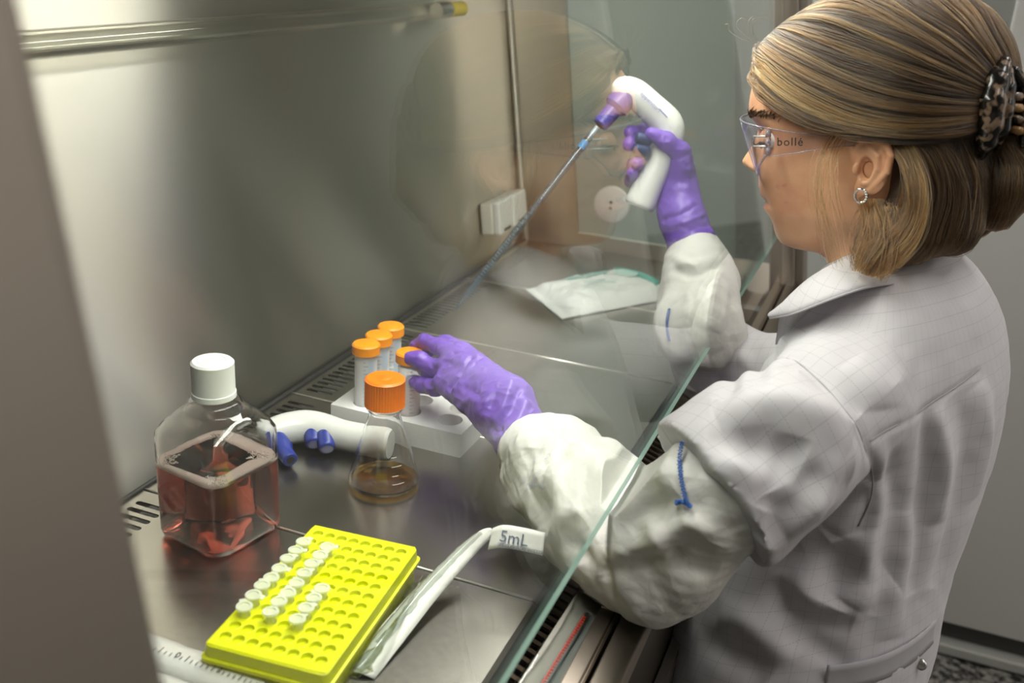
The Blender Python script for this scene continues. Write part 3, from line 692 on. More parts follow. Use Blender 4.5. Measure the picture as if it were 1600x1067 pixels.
# ------------------------------------------------------------------ serological pipettes
M_pip = pane_mat('clear_pipette_plastic', 'e9f0f4', 1.55); M_cotton = mat('cotton_plug', 'f2f2ee', .9)
M_band = mat('blue_print', '3f7fb0', .5)
def pipette_parts(t, base, a, b, r, mk, inkm, marks=30, band=True, nums=True):
    a, b = np.asarray(a)-base, np.asarray(b)-base; d = (b-a); L = np.linalg.norm(d); d = d/L
    pts = [a, a+d*.012, a+d*.016, a+d*.022, b-d*.034, b-d*.028, b-d*.004, b]; rr = [r*.62, r*.62, r*.8, r, r, r*.45, r*.28, r*.22]
    MB().tube(pts, rr, 20, caps=False).build('pipette_body', mk, t, smooth=True, sharp=50)
    MB().tube([a-d*.001, a+d*.020], [r*.6, r*.6], 16).build('cotton_plug', M_cotton, t, smooth=True)
    view = np.array([0,0,1.]) if abs(d[2]) < .5 else -ray(820,350)
    side = np.cross(d, view); side /= np.linalg.norm(side); up = np.cross(side, d)
    g = MB(); s0, s1 = .05, L-.06
    for k in range(marks):
        s = s0+(s1-s0)*k/(marks-1); wv = (.9 if k % 5 == 0 else .55)
        an = [wv*(-1+2*q/3)*.9+.2 for q in range(4)]
        ring = [(np.sin(x)*side+np.cos(x)*up)*(r*1.02) for x in an]
        for q in range(3):
            p, o2 = a+d*s, d*.0007; g.add([p+ring[q], p+ring[q+1], p+ring[q+1]+o2, p+ring[q]+o2], [(0,1,2,3)])
    g.build('graduations', inkm, t)
    if nums:
        for k in range(5):
            s = s0+(s1-s0)*(k+.2)/5.2; p = a+d*s+up*(r*1.06)-side*r*.2
            text_obj('numeral', str(k), r*1.3, M_ink, t, Vector(p), frame_rot(-side, d), .0001)
    if band: MB().tube([a+d*.024, a+d*.036], [r*1.03, r*1.03], 20, caps=False).build('colour_band', M_band, t, smooth=True)
pa, pb_ = at(933,199,1.384), at(709,487,1.40)
sp = thing('serological_pipette', 'long graduated pipette fixed in the raised controller, tip down', 'pipette', tuple(pa))
M_pip2 = pane_mat('held_pipette_plastic', 'd3e0e8', 1.75)
pipette_parts(sp, np.array(pa), pa-(pb_-pa)*.0, pb_, .0054, M_pip2, mat('grey_graduation', '6f7f8c', .5), 46, nums=False)
MB().tube([(pb_-pa)*.10, (pb_-pa)*.90, (pb_-pa)*.92, (pb_-pa)*.985], [.0030,.0030,.0016,.0010], 12).build('bore_liquid', mat('pipette_bore', '8fb0c6', .1, 0, Transmission_Weight=.8, Alpha=.6), sp, smooth=True)
# wrapped pipettes in front of the yellow rack
M_film = pane_mat('clear_film', 'eef0ee', 1.35, .08)
M_paper = mat('wrapper_paper', 'f0eee8', .6)
M_greyg = mat('dark_graduation', '4a4c4e', .5)
def ribbon(pts, wvec, n=8, crinkle=0, seed=0, curl=0):
    P = smooth_path(pts, n); W = smooth_path(wvec, n); rg = np.random.default_rng(seed); V = []; F = []; m_ = 5
    for i in range(len(P)):
        T = P[min(i+1,len(P)-1)]-P[max(i-1,0)]; nn_ = np.cross(T, W[i]); nn_ /= np.linalg.norm(nn_)+1e-9
        for j in range(m_):
            s = j/(m_-1)-.5; V.append(P[i]+W[i]*s+nn_*(rg.normal()*crinkle-curl*(s*s*4-1)))
    for i in range(len(P)-1):
        for j in range(m_-1): a = i*m_+j; F.append((a, a+1, a+m_+1, a+m_))
    return V, F
def thick(o, th=.0003):
    md = o.modifiers.new('thickness', 'SOLIDIFY'); md.thickness = th; md.offset = 0; return o
for i, (x, y0, y1, zz, lab) in enumerate(((.550, .33, .66, .006, 'wrapped clear pipette lying against the front of the yellow rack'), (.515, .36, .69, .006, 'second wrapped clear pipette, outermost from the yellow rack'))):
    bs = np.array((x, (y0+y1)/2, 0)); t = thing('wrapped_pipette', lab, 'pipette', tuple(bs), group='wrapped pipettes in front of the rack')
    pipette_parts(t, bs, np.array((x-.002, y1, zz)), np.array((x+.003, y0, zz)), .0045, M_pip, M_greyg, 40)
    V, F = ribbon([(0, y1-bs[1]+.02, .010), (.001, .05, .0125), (0, -.05, .0115), (.002, y0-bs[1]-.02, .010)], [(.033,0,0)]*4, 8, .0003, i, .004)
    thick(mesh('film', V, F, mat('milky_film', 'f1eee8', .35, 0, Alpha=.5), t, True), .0002)
    V, F = ribbon([(0, y1-bs[1]+.02, .0006), (0, y0-bs[1]-.02, .0006)], [(.033,0,0)]*2, 12, .0001, i)
    thick(mesh('paper_back', V, F, M_paper, t, True), .0002)
    text_obj('lettering', '5mL in 1/10', .0075, M_ink, t, (.0005, .552-bs[1]-i*.01, .0155), (0,0,math.radians(-90)), .0001)
    MB().box((.009,.505-bs[1],.0118),(.0125,.530-bs[1],.0122)).build('blue_mark', M_blueink, t)
    tk = MB()
    for k in range(46): yy = .60-bs[1]-k*.0052; tk.box((-.004,yy,.0168),(.000 if k % 5 else .003,yy+.0007,.0171))
    tk.build('scale_marks', M_greyg, t)
    for k in range(4): text_obj('numeral', str(k), .009, M_ink, t, (.0035, .478-k*.042-bs[1], .0169), (0,0,math.radians(95)), .0001)
# wrapped red-graduated pipette on the intake grille
bs = np.array((.72, .207, 0)); t = thing('wrapped_pipette', 'wrapped pipette with red graduations on the front intake grille', 'pipette', tuple(bs))
M_redg = mat('red_graduation', 'a5311f', .5)
A, B = np.array((.800,.197,-.006)), np.array((.52,.208,-.010))
V, F = ribbon([A-bs+(.012,0,.001), A-bs-(.06,0,-.003), (A+B)/2-bs+(0,0,.003), B-bs], [(0,.038,.016)]*4, 10, .0005, 4, .003)
thick(mesh('film', V, F, M_film, t, True), .0002)
V, F = ribbon([A-bs+(.012,0,-.004), (A+B)/2-bs+(0,0,-.004), B-bs+(0,0,-.004)], [(0,.038,.016)]*3, 10, .0003, 5)
thick(mesh('paper_back', V, F, mat('wrapper_grey_paper', 'b9b4ac', .6), t, True), .0002)
MB().tube([A-bs-(.02,0,0), B-bs], .0048, 16).build('pipette_body', M_pip, t, smooth=True)
g = MB()
for k in range(60):
    q = A-bs+(B-A)*(.10+k*.0145); g.box(q+(-.0005,-.0024,.0046), q+(.0005,.0016,.0052))
g.tube([A-bs+(B-A)*.09+(0,.0006,.0049), A-bs+(B-A)*.97+(0,.0006,.0049)], .0007, 6); g.build('graduations', M_redg, t)
# opened pipette wrapper arching up from the trays
wb_ = np.array((.70, .33, 0)); t = thing('opened_wrapper', 'opened white pipette wrapper marked 5mL beside the yellow rack', 'wrapper', tuple(wb_))
c = [np.array(onz(563,1055,.002)), np.array(onz(613,990,.008)), np.array(onz(668,925,.018)), np.array(onz(722,868,.032)), np.array(onz(757,836,.046)), np.array(onz(771,828,.050))]
wv = [np.array(onz(585,1061,.001)-onz(541,1049,.003)), np.array(onz(636,1002,.008)-onz(596,983,.010)), np.array(onz(686,935,.018)-onz(655,917,.022)), np.array(onz(735,876,.032)-onz(711,861,.036)), np.array(onz(766,842,.046)-onz(749,830,.050)), np.array(onz(776,832,.05)-onz(766,825,.054))]
V, F = ribbon([p-wb_ for p in c], wv, 8, .00025, 9, -.0022); thick(mesh('paper_strip', V, F, M_paper, t, True))
V, F = ribbon([p-wb_+(0,.004,.002) for p in c[:5]], [w_*.55 for w_ in wv[:5]], 8, .0003, 12, -.003); thick(mesh('film_strip', V, F, M_film, t, True), .0002)
# printed flap bending over to the right
A0, A1 = np.array(at(768,826,.962)), np.array(at(762,858,.958)); fl_c = [np.array(at(766,842,.960)), np.array(at(785,838,.955)), np.array(at(815,842,.955)), np.array(at(850,850,.958))]
fw = [np.array(at(772,822,.962)-at(764,856,.958)), np.array(at(787,820,.957)-at(783,856,.951)), np.array(at(817,824,.957)-at(813,860,.951)), np.array(at(852,832,.96)-at(848,868,.954))]
V, F = ribbon([p-wb_ for p in fl_c], fw, 8, .0001, 2, 0); thick(mesh('printed_flap', V, F, M_paper, t, True))
ext = at(815,844,.953)-at(785,838,.953); eyt = at(787,822,.955)-at(784,850,.950)
M_gblue = mat('slate_blue_print', '55657d', .5)
text_obj('lettering', '5mL', .0155, M_gblue, t, Vector(np.array(at(779,845,.9515))-wb_), frame_rot(ext, eyt), .0001)
text_obj('lettering', 'SEROLOGICAL PIPETTE', .0042, M_gblue, t, Vector(np.array(at(777,852,.9508))-wb_), frame_rot(ext, eyt), .0001)
# torn film beside the rack
tf = thing('film_offcut', 'crumpled clear film strip along the yellow rack side', 'film', (.66,.37,0))
c = [np.array(onz(556,1056,.012)), np.array(onz(594,1000,.014)), np.array(onz(628,945,.014)), np.array(onz(652,905,.010))]
V, F = ribbon([p-np.array((.66,.37,0)) for p in c], [np.array((.004,-.022,.014)), np.array((.004,-.020,.018)), np.array((.004,-.018,.018)), np.array((.003,-.012,.010))], 9, .0012, 3, .002); thick(mesh('film', V, F, M_film, tf, True), .0002)
# wipes packet on the far trays
pk = [onz(821,450,.004), onz(878,496,.004), onz(1060,462,.004), onz(1000,416,.004)]
pkc = sum(np.array(p) for p in pk)/4; pkt = thing('wipes_packet', 'white soft wipes packet with teal print on the far trays', 'packet', (pkc[0], pkc[1], 0))
u1 = np.array(pk[2])-np.array(pk[1]); v1 = np.array(pk[0])-np.array(pk[1]); Lu, Lv = np.linalg.norm(u1[:2]), np.linalg.norm(v1[:2])
NU, NV = 60, 34; V = []; F = []; rg = np.random.default_rng(5)
def pz(a, b):
    e = min(a, 1-a)*Lu; e2 = min(b, 1-b)*Lv
    return .002+.020*(1-math.exp(-max(e-.016,0)/.016))*(1-math.exp(-e2/.012))
tv = []
for i in range(NU+1):
    for j in range(NV+1):
        a, b = i/NU, j/NV; p = np.array(pk[1])-pkc+u1*a+v1*b; e = min(a, 1-a)*Lu
        tv.append((p[0], p[1], pz(a, b)))
tv = np.array(tv); q = np.column_stack([tv[:,0], tv[:,1], tv[:,2]*0])
tv[:,2] += (.0040*vnoise(q+3, 38)+.0030*np.abs(vnoise(q+7, 80)))*np.clip(tv[:,2]/.01, .2, 1)
bvv = tv.copy(); bvv[:,2] = .0003; n1 = len(tv)
for i in range(NU):
    for j in range(NV): a = i*(NV+1)+j; F.append((a, a+NV+1, a+NV+2, a+1)); F.append((n1+a, n1+a+1, n1+a+NV+2, n1+a+NV+1))
mesh('pouch', list(tv)+list(bvv), F, mat('packet_white', 'f2f3ef', .45), pkt, True)
ur, vr = u1/np.linalg.norm(u1), v1/np.linalg.norm(v1)
def pkp(a, b, dz=.0055): p = np.array(pk[1])-pkc+u1*a+v1*b; return Vector((p[0], p[1], pz(a, b)+dz))
for a0, ln in ((.26,.036),(.41,.014),(.47,.040)): MB().box((0,0,0),(ln,.0075,.0006)).build('print_line', mat('faded_teal', '9fd0c4', .6), pkt, loc=pkp(a0,.70), rot=frame_rot(ur, vr))
for k, bb in enumerate((.50, .42)): MB().box((0,0,0),(.05+.02*k,.0022,.0006)).build('print_line', mat('pale_teal', 'b9d8d2', .6), pkt, loc=pkp(.34,bb), rot=frame_rot(ur, vr))
MB().lathe([(0,.0006),(.022,.0006)], 30).build('print_disc', mat('mint_print', 'c8e6dd', .6), pkt, loc=pkp(.74,.60))
sw = [np.array(pkp(.72+.2*q, .86-.55*q, .0055)) for q in np.linspace(0,1,8)]
MB().tube(sw, np.linspace(.0012,.0075,8), 8).build('print_swoosh', M_teal, pkt, smooth=True)
# ------------------------------------------------------------------ the operator
person = thing('person', 'person in white grid lab coat, purple gloves and safety glasses working at the cabinet', 'person', (1.07, -.05, -.78))
PB = np.array((1.07, -.05, -.78))
_tn = np.array([0.,0.,1.]); RY = math.radians(22)
LATR = np.array([math.cos(RY), -math.sin(RY), 0]); FWD = np.array([math.sin(RY), math.cos(RY), 0]); RT = np.array([LATR, FWD, _tn])
# joints
S_L = at(1305,630,.965); S_R = at(1462,575,1.23); NB = at(1385,478,1.075)
C1 = at(1372,650,1.125); C2 = at(1300,850,1.14); C3 = at(1234,1040,1.16)
U_L = at(1200,705,.925); CUF_L = at(1105,775,.915)
EL_L = onz(1018,848,.066); CR_L = onz(930,800,.060); FA_L = onz(862,728,.072); WR_L = at(828,700,1.105)
WR_R = at(1082,386,1.40); FA_R = at(1094,440,1.375); EB_R = at(1092,512,1.335)
E_R = onz(1120,566,.055); U_R = at(1240,600,1.30)
C4 = C3+np.array([.02,.01,-.16])
def f_torso(P):
    d = smin(ellip(P, C1, (.185,.118,.20), RT), ellip(P, C2, (.160,.122,.22), RT), .05); d = smin(d, ellip(P, C3, (.172,.136,.20), RT), .05); d = smin(d, ellip(P, C4, (.185,.15,.16), RT), .05)
    d = smin(d, chain(P, [S_L+np.array([.03,-.01,-.005]), NB, S_R], [.050,.050,.055], .03), .05)
    return d
def f_slL(P): return chain(P, [S_L, U_L, CUF_L, CUF_L+(CUF_L-U_L)*.25], [.066,.070,.071,.071], .03)
def f_slR(P): return chain(P, [S_R, U_R, E_R, EB_R], [.064,.058,.054,.050], .03)
def f_coat(P): return smin(smin(f_torso(P), f_slL(P), .028), f_slR(P), .025)
M_coat = mat('white_grid_lab_coat', 'c8c4c8', .75, 0, Sheen_Weight=.15)
def grid_tex(m):
    uvn = nd(m, 'ShaderNodeUVMap'); sep = nd(m, 'ShaderNodeSeparateXYZ'); lk(m, uvn.outputs[0], sep.inputs[0])
    outs = []
    for i, pitch_ in ((0, .0145), (1, .0145)):
        dv = nd(m, 'ShaderNodeMath', operation='DIVIDE'); dv.inputs[1].default_value = pitch_; lk(m, sep.outputs[i], dv.inputs[0])
        fr = nd(m, 'ShaderNodeMath', operation='FRACT'); lk(m, dv.outputs[0], fr.inputs[0])
        lt = nd(m, 'ShaderNodeMath', operation='LESS_THAN'); lt.inputs[1].default_value = .052; lk(m, fr.outputs[0], lt.inputs[0])
        # dashes along the thread
        d2 = nd(m, 'ShaderNodeMath', operation='DIVIDE'); d2.inputs[1].default_value = .0022; lk(m, sep.outputs[1-i], d2.inputs[0])
        f2 = nd(m, 'ShaderNodeMath', operation='FRACT'); lk(m, d2.outputs[0], f2.inputs[0])
        l2 = nd(m, 'ShaderNodeMath', operation='LESS_THAN'); l2.inputs[1].default_value = .62; lk(m, f2.outputs[0], l2.inputs[0])
        mu = nd(m, 'ShaderNodeMath', operation='MULTIPLY'); lk(m, lt.outputs[0], mu.inputs[0]); lk(m, l2.outputs[0], mu.inputs[1]); outs.append(mu)
    mx = nd(m, 'ShaderNodeMath', operation='MAXIMUM'); lk(m, outs[0].outputs[0], mx.inputs[0]); lk(m, outs[1].outputs[0], mx.inputs[1])
    ml = nd(m, 'ShaderNodeMath', operation='MULTIPLY'); ml.inputs[1].default_value = .32; lk(m, mx.outputs[0], ml.inputs[0])
    mc = nd(m, 'ShaderNodeMix', data_type='RGBA'); mc.inputs['A'].default_value = lin('c8c4c8'); mc.inputs['B'].default_value = lin('6d6c73')
    lk(m, ml.outputs[0], mc.inputs['Factor']); lk(m, mc.outputs['Result'], bsdf(m).inputs['Base Color'])
grid_tex(M_coat); noise_bump(M_coat, 1400, .12, .0004)
lo, hi = bounds([C1,C4,S_L,S_R,CUF_L,E_R,EB_R,NB], .20); hi[2] = NB[2]+.07
cutd = (CUF_L-U_L)/np.linalg.norm(CUF_L-U_L)
f_coat2 = lambda P: np.maximum(f_coat(P), np.where(np.linalg.norm(P-CUF_L, axis=-1) < .11, (P-CUF_L)@cutd+.003, -1))
V, Q = snets(f_coat2, lo, hi, .0042); V = relax(V, Q, 2)
def subdiv(V, Q):                                                  # one level of plain subdivision so that creases have points to live on
    E = {}; Vn = list(V); n = len(V); e = np.sort(np.concatenate([Q[:,[0,1]],Q[:,[1,2]],Q[:,[2,3]],Q[:,[3,0]]]), axis=1)
    ue, inv = np.unique(e, axis=0, return_inverse=True); inv = inv.reshape(-1); em = (V[ue[:,0]]+V[ue[:,1]])/2; fc = V[Q].mean(1)
    k = len(Q); ei = [n+inv[i*k:(i+1)*k] for i in range(4)]; fi = n+len(ue)+np.arange(k)
    V2 = np.concatenate([V, em, fc]); Q2 = np.concatenate([np.stack([Q[:,i], ei[i], fi, ei[(i+3)%4]], 1) for i in range(4)]); return V2, Q2
def coat_folds():
    F = []
    r = lambda pts, w_, a: F.append((pts, w_*1.3, a*1.35))
    # sleeve: pulls from the shoulder seam towards the elbow, and the deep tuck above the arm hole
    r([(1215,575),(1250,562),(1300,600),(1345,650)], .010, -.006)
    r([(1120,655),(1190,630),(1270,640),(1330,690)], .014, .008)
    r([(1105,690),(1180,690),(1260,720)], .012, -.007)
    r([(1095,725),(1160,730),(1235,770),(1270,800)], .012, .008)
    r([(1175,665),(1185,720),(1205,770)], .010, -.006)
    r([(1240,680),(1225,740),(1200,800)], .011, -.007)
    r([(1330,735),(1270,760),(1230,800),(1190,850)], .013, -.009)
    r([(1345,700),(1300,750),(1270,800),(1230,835)], .012, .008)
    r([(1360,745),(1330,790),(1300,830)], .010, .007)
    r([(1165,860),(1230,865),(1290,840)], .012, -.007)
    # side of the body under the arm
    r([(1215,870),(1260,930),(1330,940),(1390,900)], .014, .011)
    r([(1205,905),(1250,960),(1330,975)], .010, -.008)
    r([(1300,850),(1320,900),(1300,945)], .013, -.008)
    r([(1340,830),(1350,890),(1320,940)], .012, .008)
    r([(1225,975),(1280,1010),(1330,1050)], .010, -.006)
    r([(1120,960),(1180,980),(1240,1040)], .012, .007)
    r([(1090,1000),(1150,1020),(1200,1060)], .012, -.007)
    # back: long soft folds from the yoke, pleat, side seam
    r([(1446,640),(1452,720),(1440,830),(1420,930)], .009, -.008)
    r([(1462,640),(1475,720),(1465,820)], .010, .007)
    r([(1500,610),(1515,700),(1500,800),(1460,920)], .012, -.007)
    r([(1530,600),(1540,680),(1525,780)], .012, .006)
    r([(1395,700),(1400,780),(1385,880),(1360,960)], .009, -.005)
    r([(1370,690),(1372,770),(1350,860),(1310,935)], .007, .006)
    r([(1420,800),(1405,900),(1390,1000)], .014, .006)
    r([(1330,560),(1370,600),(1380,640)], .016, .004)
    r([(1290,500),(1350,540),(1400,600)], .018, -.003)
    # front, beside the collar
    r([(1205,520),(1185,570),(1165,610)], .008, -.006)
    r([(1160,540),(1140,590),(1110,640)], .009, -.007)
    r([(1180,520),(1160,560),(1130,610)], .009, .006)
    return F
V, Q = subdiv(V, Q); V = relax(V, Q, 2); N_ = vnormals(V, Q)
V = fold_disp(V, N_, f_coat2, coat_folds()); N_ = vnormals(V, Q)
V = V+N_*(.0016*vnoise(V+5, 22)+.0008*vnoise(V+9, 60))[:,None]
# seams: fine grooves
SEAM_SHOULDER = [(1206,558),(1238,554),(1275,575),(1315,618),(1345,665),(1360,710),(1362,760),(1340,820)]
SEAM_YOKE = [(1362,690),(1400,668),(1450,635),(1500,605),(1535,575)]
N_ = vnormals(V, Q)
V = fold_disp(V, N_, f_coat2, [(SEAM_SHOULDER, .0045, -.0028), (SEAM_YOKE, .004, -.0022)])
coat = qmesh('lab_coat', V-PB, Q, M_coat, person)
cen = V[Q].mean(1); dT, dL, dR = f_torso(cen)+.004, f_slL(cen), f_slR(cen); which = np.argmin(np.stack([dT, dL, dR]), 0)
Vq = V[Q]
def cyl_uv(X, a, b):
    d = (b-a)/np.linalg.norm(b-a); u = np.cross(d, [0,0,1.]); u /= np.linalg.norm(u); v = np.cross(d, u); q = X-a
    return np.arctan2(q@u, q@v)*.062, q@d
uvs = np.zeros(Vq.shape[:2]+(2,))
q = Vq-C2; ang = np.arctan2(q@LATR, -(q@FWD)); uvs[...,0] = np.where((which == 0)[:,None], ang*.16, 0); uvs[...,1] = np.where((which == 0)[:,None], q[...,2]+.25*np.maximum(q@FWD, -.2), 0)
for w_, a, b in ((1, S_L, CUF_L), (2, S_R, E_R)):
    u_, v_ = cyl_uv(Vq, a, b); s = (which == w_)[:,None]; uvs[...,0] = np.where(s, u_, uvs[...,0]); uvs[...,1] = np.where(s, v_, uvs[...,1])
uvl = coat.data.uv_layers.new(name='UVMap'); uvl.data.foreach_set('uv', uvs.astype(np.float32).ravel())
M_seam = mat('coat_seam_thread', 'a9a6aa', .8)
def on_coat(pts, off=.0006):
    P = [trace(f_coat2, *p) for p in pts]; P = smooth_path([p for p in P if p is not None], 6); kd = V
    out = []
    for p in P: out.append(V[np.argmin(((V-p)**2).sum(1))])
    out = np.array(out)
    for _ in range(8): out[1:-1] = (out[:-2]+2*out[1:-1]+out[2:])/4
    e = CPOS-out; e /= np.linalg.norm(e, axis=1)[:,None]; return out+e*off
for sm in (SEAM_SHOULDER, SEAM_YOKE): MB().tube(on_coat(sm)-PB, .0009, 6).build('seam', M_seam, coat, smooth=True)
# belt at the back with a snap
bp = on_coat([(1290,1062),(1350,1052),(1400,1035),(1440,1010),(1462,985)], .004)
V_, F_ = ribbon([p-PB for p in bp[::3]], [np.array((.0,-.002,-.030))]*len(bp[::3]), 4, .0002, 1, .001)
belt = mesh('belt', V_, F_, M_coat, coat, True); thick(belt, .002)
sp_ = on_coat([(1440,1040),(1442,1042)], .008)[0]; MB().lathe([(0,.002),(.004,.002),(.0058,.001),(.006,0)], 18).build('snap', mat('steel_snap', 'b8b6b2', .25, 1), belt, smooth=True, loc=Vector(sp_-PB), rot=Vector(ray(1440,1040)*-1).to_track_quat('Z','Y').to_euler())
# collar
def collar():
    up = [at(1216,482,1.045), at(1238,458,1.015), at(1275,428,1.0), at(1330,402,1.0), at(1390,392,1.03), at(1445,388,1.09), at(1440,380,1.17), at(1380,385,1.22), at(1310,400,1.22)]
    dn = [at(1203,497,1.035), at(1240,490,.985), at(1300,467,.962), at(1360,448,.972), at(1425,440,1.01), at(1480,430,1.10), at(1478,420,1.20), at(1400,425,1.26), at(1320,440,1.26)]
    U, D = smooth_path(up, 6), smooth_path(dn, 6); Vc, Fc = [], []
    rows = 6
    for i in range(len(U)):
        for j in range(rows):
            f = j/(rows-1); p = U[i]*(1-f)+D[i]*f; b = math.sin(math.pi*f)*.006; o = p-(NB+np.array([0,0,.05])); o[2] = 0; o /= np.linalg.norm(o)+1e-9; Vc.append(p+o*b)
    for i in range(len(U)-1):
        for j in range(rows-1): a = i*rows+j; Fc.append((a, a+1, a+rows+1, a+rows))
    # stand: from the upper edge down inside
    k = len(Vc)
    for i in range(len(U)):
        o = U[i]-(NB+np.array([0,0,.05])); o[2] = 0; o /= np.linalg.norm(o)+1e-9
        Vc.append(U[i]-o*.003); Vc.append(U[i]-o*.004+np.array([0,0,-.040]))
    for i in range(len(U)-1):
        a = k+i*2; Fc.append((i*rows, (i+1)*rows, a+2, a)); Fc.append((a, a+2, a+3, a+1))
    o = mesh('collar', np.array(Vc)-PB, Fc, M_coat, coat, True); thick(o, .0016)
    uv_ = o.data.uv_layers.new(name='UVMap'); co = np.array(Vc)
    for l in o.data.loops:
        p = co[l.vertex_index]; uv_.data[l.index].uv = (p[1]*1.1+p[0]*.3, p[2]*1.3)
    MB().tube(np.array([p for p in D])-PB, .0011, 6).build('collar_edge', M_coat, o, smooth=True)
collar()
# ------------------------------------------------------------------ white oversleeves
M_tyv = mat('white_oversleeve_fabric', 'e0ded8', .55, 0, Subsurface_Weight=.08, Subsurface_Radius=(.006,.006,.005)); 
def crumple(m):
    tc = nd(m, 'ShaderNodeTexCoord'); nz = nd(m, 'ShaderNodeTexNoise'); nz.inputs['Scale'].default_value = 18; nz.inputs['Detail'].default_value = 3; lk(m, tc.outputs['Object'], nz.inputs['Vector'])
    mx = nd(m, 'ShaderNodeVectorMath', operation='MULTIPLY_ADD'); mx.inputs[1].default_value = (.05,.05,.05); lk(m, nz.outputs['Color'], mx.inputs[0]); lk(m, tc.outputs['Object'], mx.inputs[2])
    prev = None
    for sc_, st_, di_ in ((24, .55, .004), (55, .40, .002), (420, .18, .0006)):
        vo = nd(m, 'ShaderNodeTexVoronoi', feature='DISTANCE_TO_EDGE') if sc_ < 100 else nd(m, 'ShaderNodeTexNoise'); vo.inputs['Scale'].default_value = sc_; lk(m, mx.outputs[0], vo.inputs['Vector'])
        bp = nd(m, 'ShaderNodeBump'); bp.inputs['Strength'].default_value = st_; bp.inputs['Distance'].default_value = di_; lk(m, vo.outputs[0], bp.inputs['Height'])
        if prev is not None: lk(m, prev.outputs[0], bp.inputs['Normal'])
        prev = bp
    lk(m, prev.outputs[0], bsdf(m).inputs['Normal'])
crumple(M_tyv)
def oversleeve(pts, rad, h, folds, wr_end, wr_dir, amp=1.0, seed=0, top_cut=None):
    f0 = lambda P: chain(P, pts, rad, .03)
    f = lambda P: np.maximum(f0(P), np.where(np.linalg.norm(P-wr_end, axis=-1) < .08, (P-wr_end)@wr_dir, -1))
    lo, hi = bounds(pts, max(rad)+.02); Vv, Qq = snets(f, lo, hi, h); Vv, Qq = subdiv(Vv, Qq); Vv = relax(Vv, Qq, 2); Nn = vnormals(Vv, Qq)
    Vv = fold_disp(Vv, Nn, f, folds); Nn = vnormals(Vv, Qq)
    # crumpled film-like fabric: sharp ridges between flat facets
    rg = np.random.default_rng(seed+20); H = np.zeros(len(Vv)); W = Vv+np.stack([vnoise(Vv+seed+k*3, 14) for k in range(3)], 1)*.016
    for lam, a_ in ((.095,.0050),(.072,.0040),(.055,.0026),(.042,.0018),(.030,.0010),(.020,.0006),(.012,.0003)):
        dv = rg.normal(size=3); dv /= np.linalg.norm(dv); x = (W@dv)/lam+rg.random(); msk = np.clip(.35+1.6*vnoise(Vv+seed+lam*50, 16), 0, 1)
        H += a_*(np.abs((x % 1)-.5)*4-1)*msk
    Vv = Vv+Nn*(amp*H-.001)[:,None]
    return Vv, Qq, f
wdir = (WR_L-FA_L)/np.linalg.norm(WR_L-FA_L)
fL = [([(860,665),(900,700),(985,735),(1050,720)], .016, .006), ([(1040,720),(1050,770),(1065,800)], .010, .007), ([(960,830),(1030,790),(1060,770)], .010, -.008),
      ([(945,870),(1020,850),(1090,800)], .011, .008), ([(930,895),(1010,880),(1100,840)], .009, -.007), ([(1060,800),(1100,830),(1150,870)], .010, .008), ([(1055,840),(1070,880),(1120,900)], .009, -.007),
      ([(830,700),(825,760),(850,830)], .012, -.007), ([(870,720),(880,790),(905,860)], .014, .008), ([(790,730),(810,800),(850,870)], .010, .006), ([(900,800),(895,850),(930,880)], .009, -.009), ([(1000,800),(1020,830),(1045,880)], .008, .006)]
Vv, Qq, fovL = oversleeve([CUF_L+np.array([.0,-.004,0]), EL_L, CR_L, FA_L, WR_L], [.060,.068,.0585,.049,.040], .0034, fL, WR_L, wdir, 1.0, 2)
zcap = .1135+np.clip(np.abs(Vv[:,1]-.187)-.008, 0, 1)**1.2*3.2
over = Vv[:,2] > zcap; Vv[over,2] = zcap[over]-.15*np.minimum(Vv[over,2]-zcap[over], .02)     # pressed down where it slips under the sash
ovL = qmesh('oversleeve', Vv-PB, Qq, M_tyv, person)
M_bluee = mat('blue_elastic', '3f6fc4', .6)
def elastic(f, pts, parent, r=.0007, off=.002):
    P = [trace(f, *p) for p in pts]; P = smooth_path([p for p in P if p is not None], 14); e = CPOS-P; e /= np.linalg.norm(e, axis=1)[:,None]
    zig = np.array([math.sin(i*1.9) for i in range(len(P))])[:,None]*.0018; side = np.cross(np.gradient(P, axis=0), e); side /= np.linalg.norm(side, axis=1)[:,None]+1e-9
    MB().tube(P+e*off+side*zig-PB, r, 6).build('blue_elastic', M_bluee, parent, smooth=True)
    MB().tube(P+e*off*.8-side*zig*1.3-PB, r*.7, 6).build('blue_elastic', M_bluee, parent, smooth=True)
f_all = lambda P: np.minimum(fovL(P), f_coat2(P))
elastic(f_all, [(1066,690),(1062,715),(1064,745),(1070,775),(1076,790)], ovL, off=.0065); elastic(f_all, [(1055,786),(1068,784),(1080,792)], ovL, .001, .006)
# far arm
wdr = (WR_R-FA_R)/np.linalg.norm(WR_R-FA_R)
fR = [([(1050,400),(1085,415),(1130,395)], .007, .005), ([(1050,420),(1090,430),(1140,410)], .006, -.004), ([(1075,440),(1080,480),(1070,520)], .009, .006), ([(1120,420),(1130,470),(1120,520)], .010, .006)]
Vv, Qq, fovR = oversleeve([WR_R, FA_R, EB_R, E_R], [.039,.046,.052,.056], .0038, fR, WR_R, wdr, .8, 6)
ovR = qmesh('oversleeve', Vv-PB, Qq, M_tyv, person)
elastic(fovR, [(1046,482),(1042,500),(1043,520),(1046,532)], ovR)
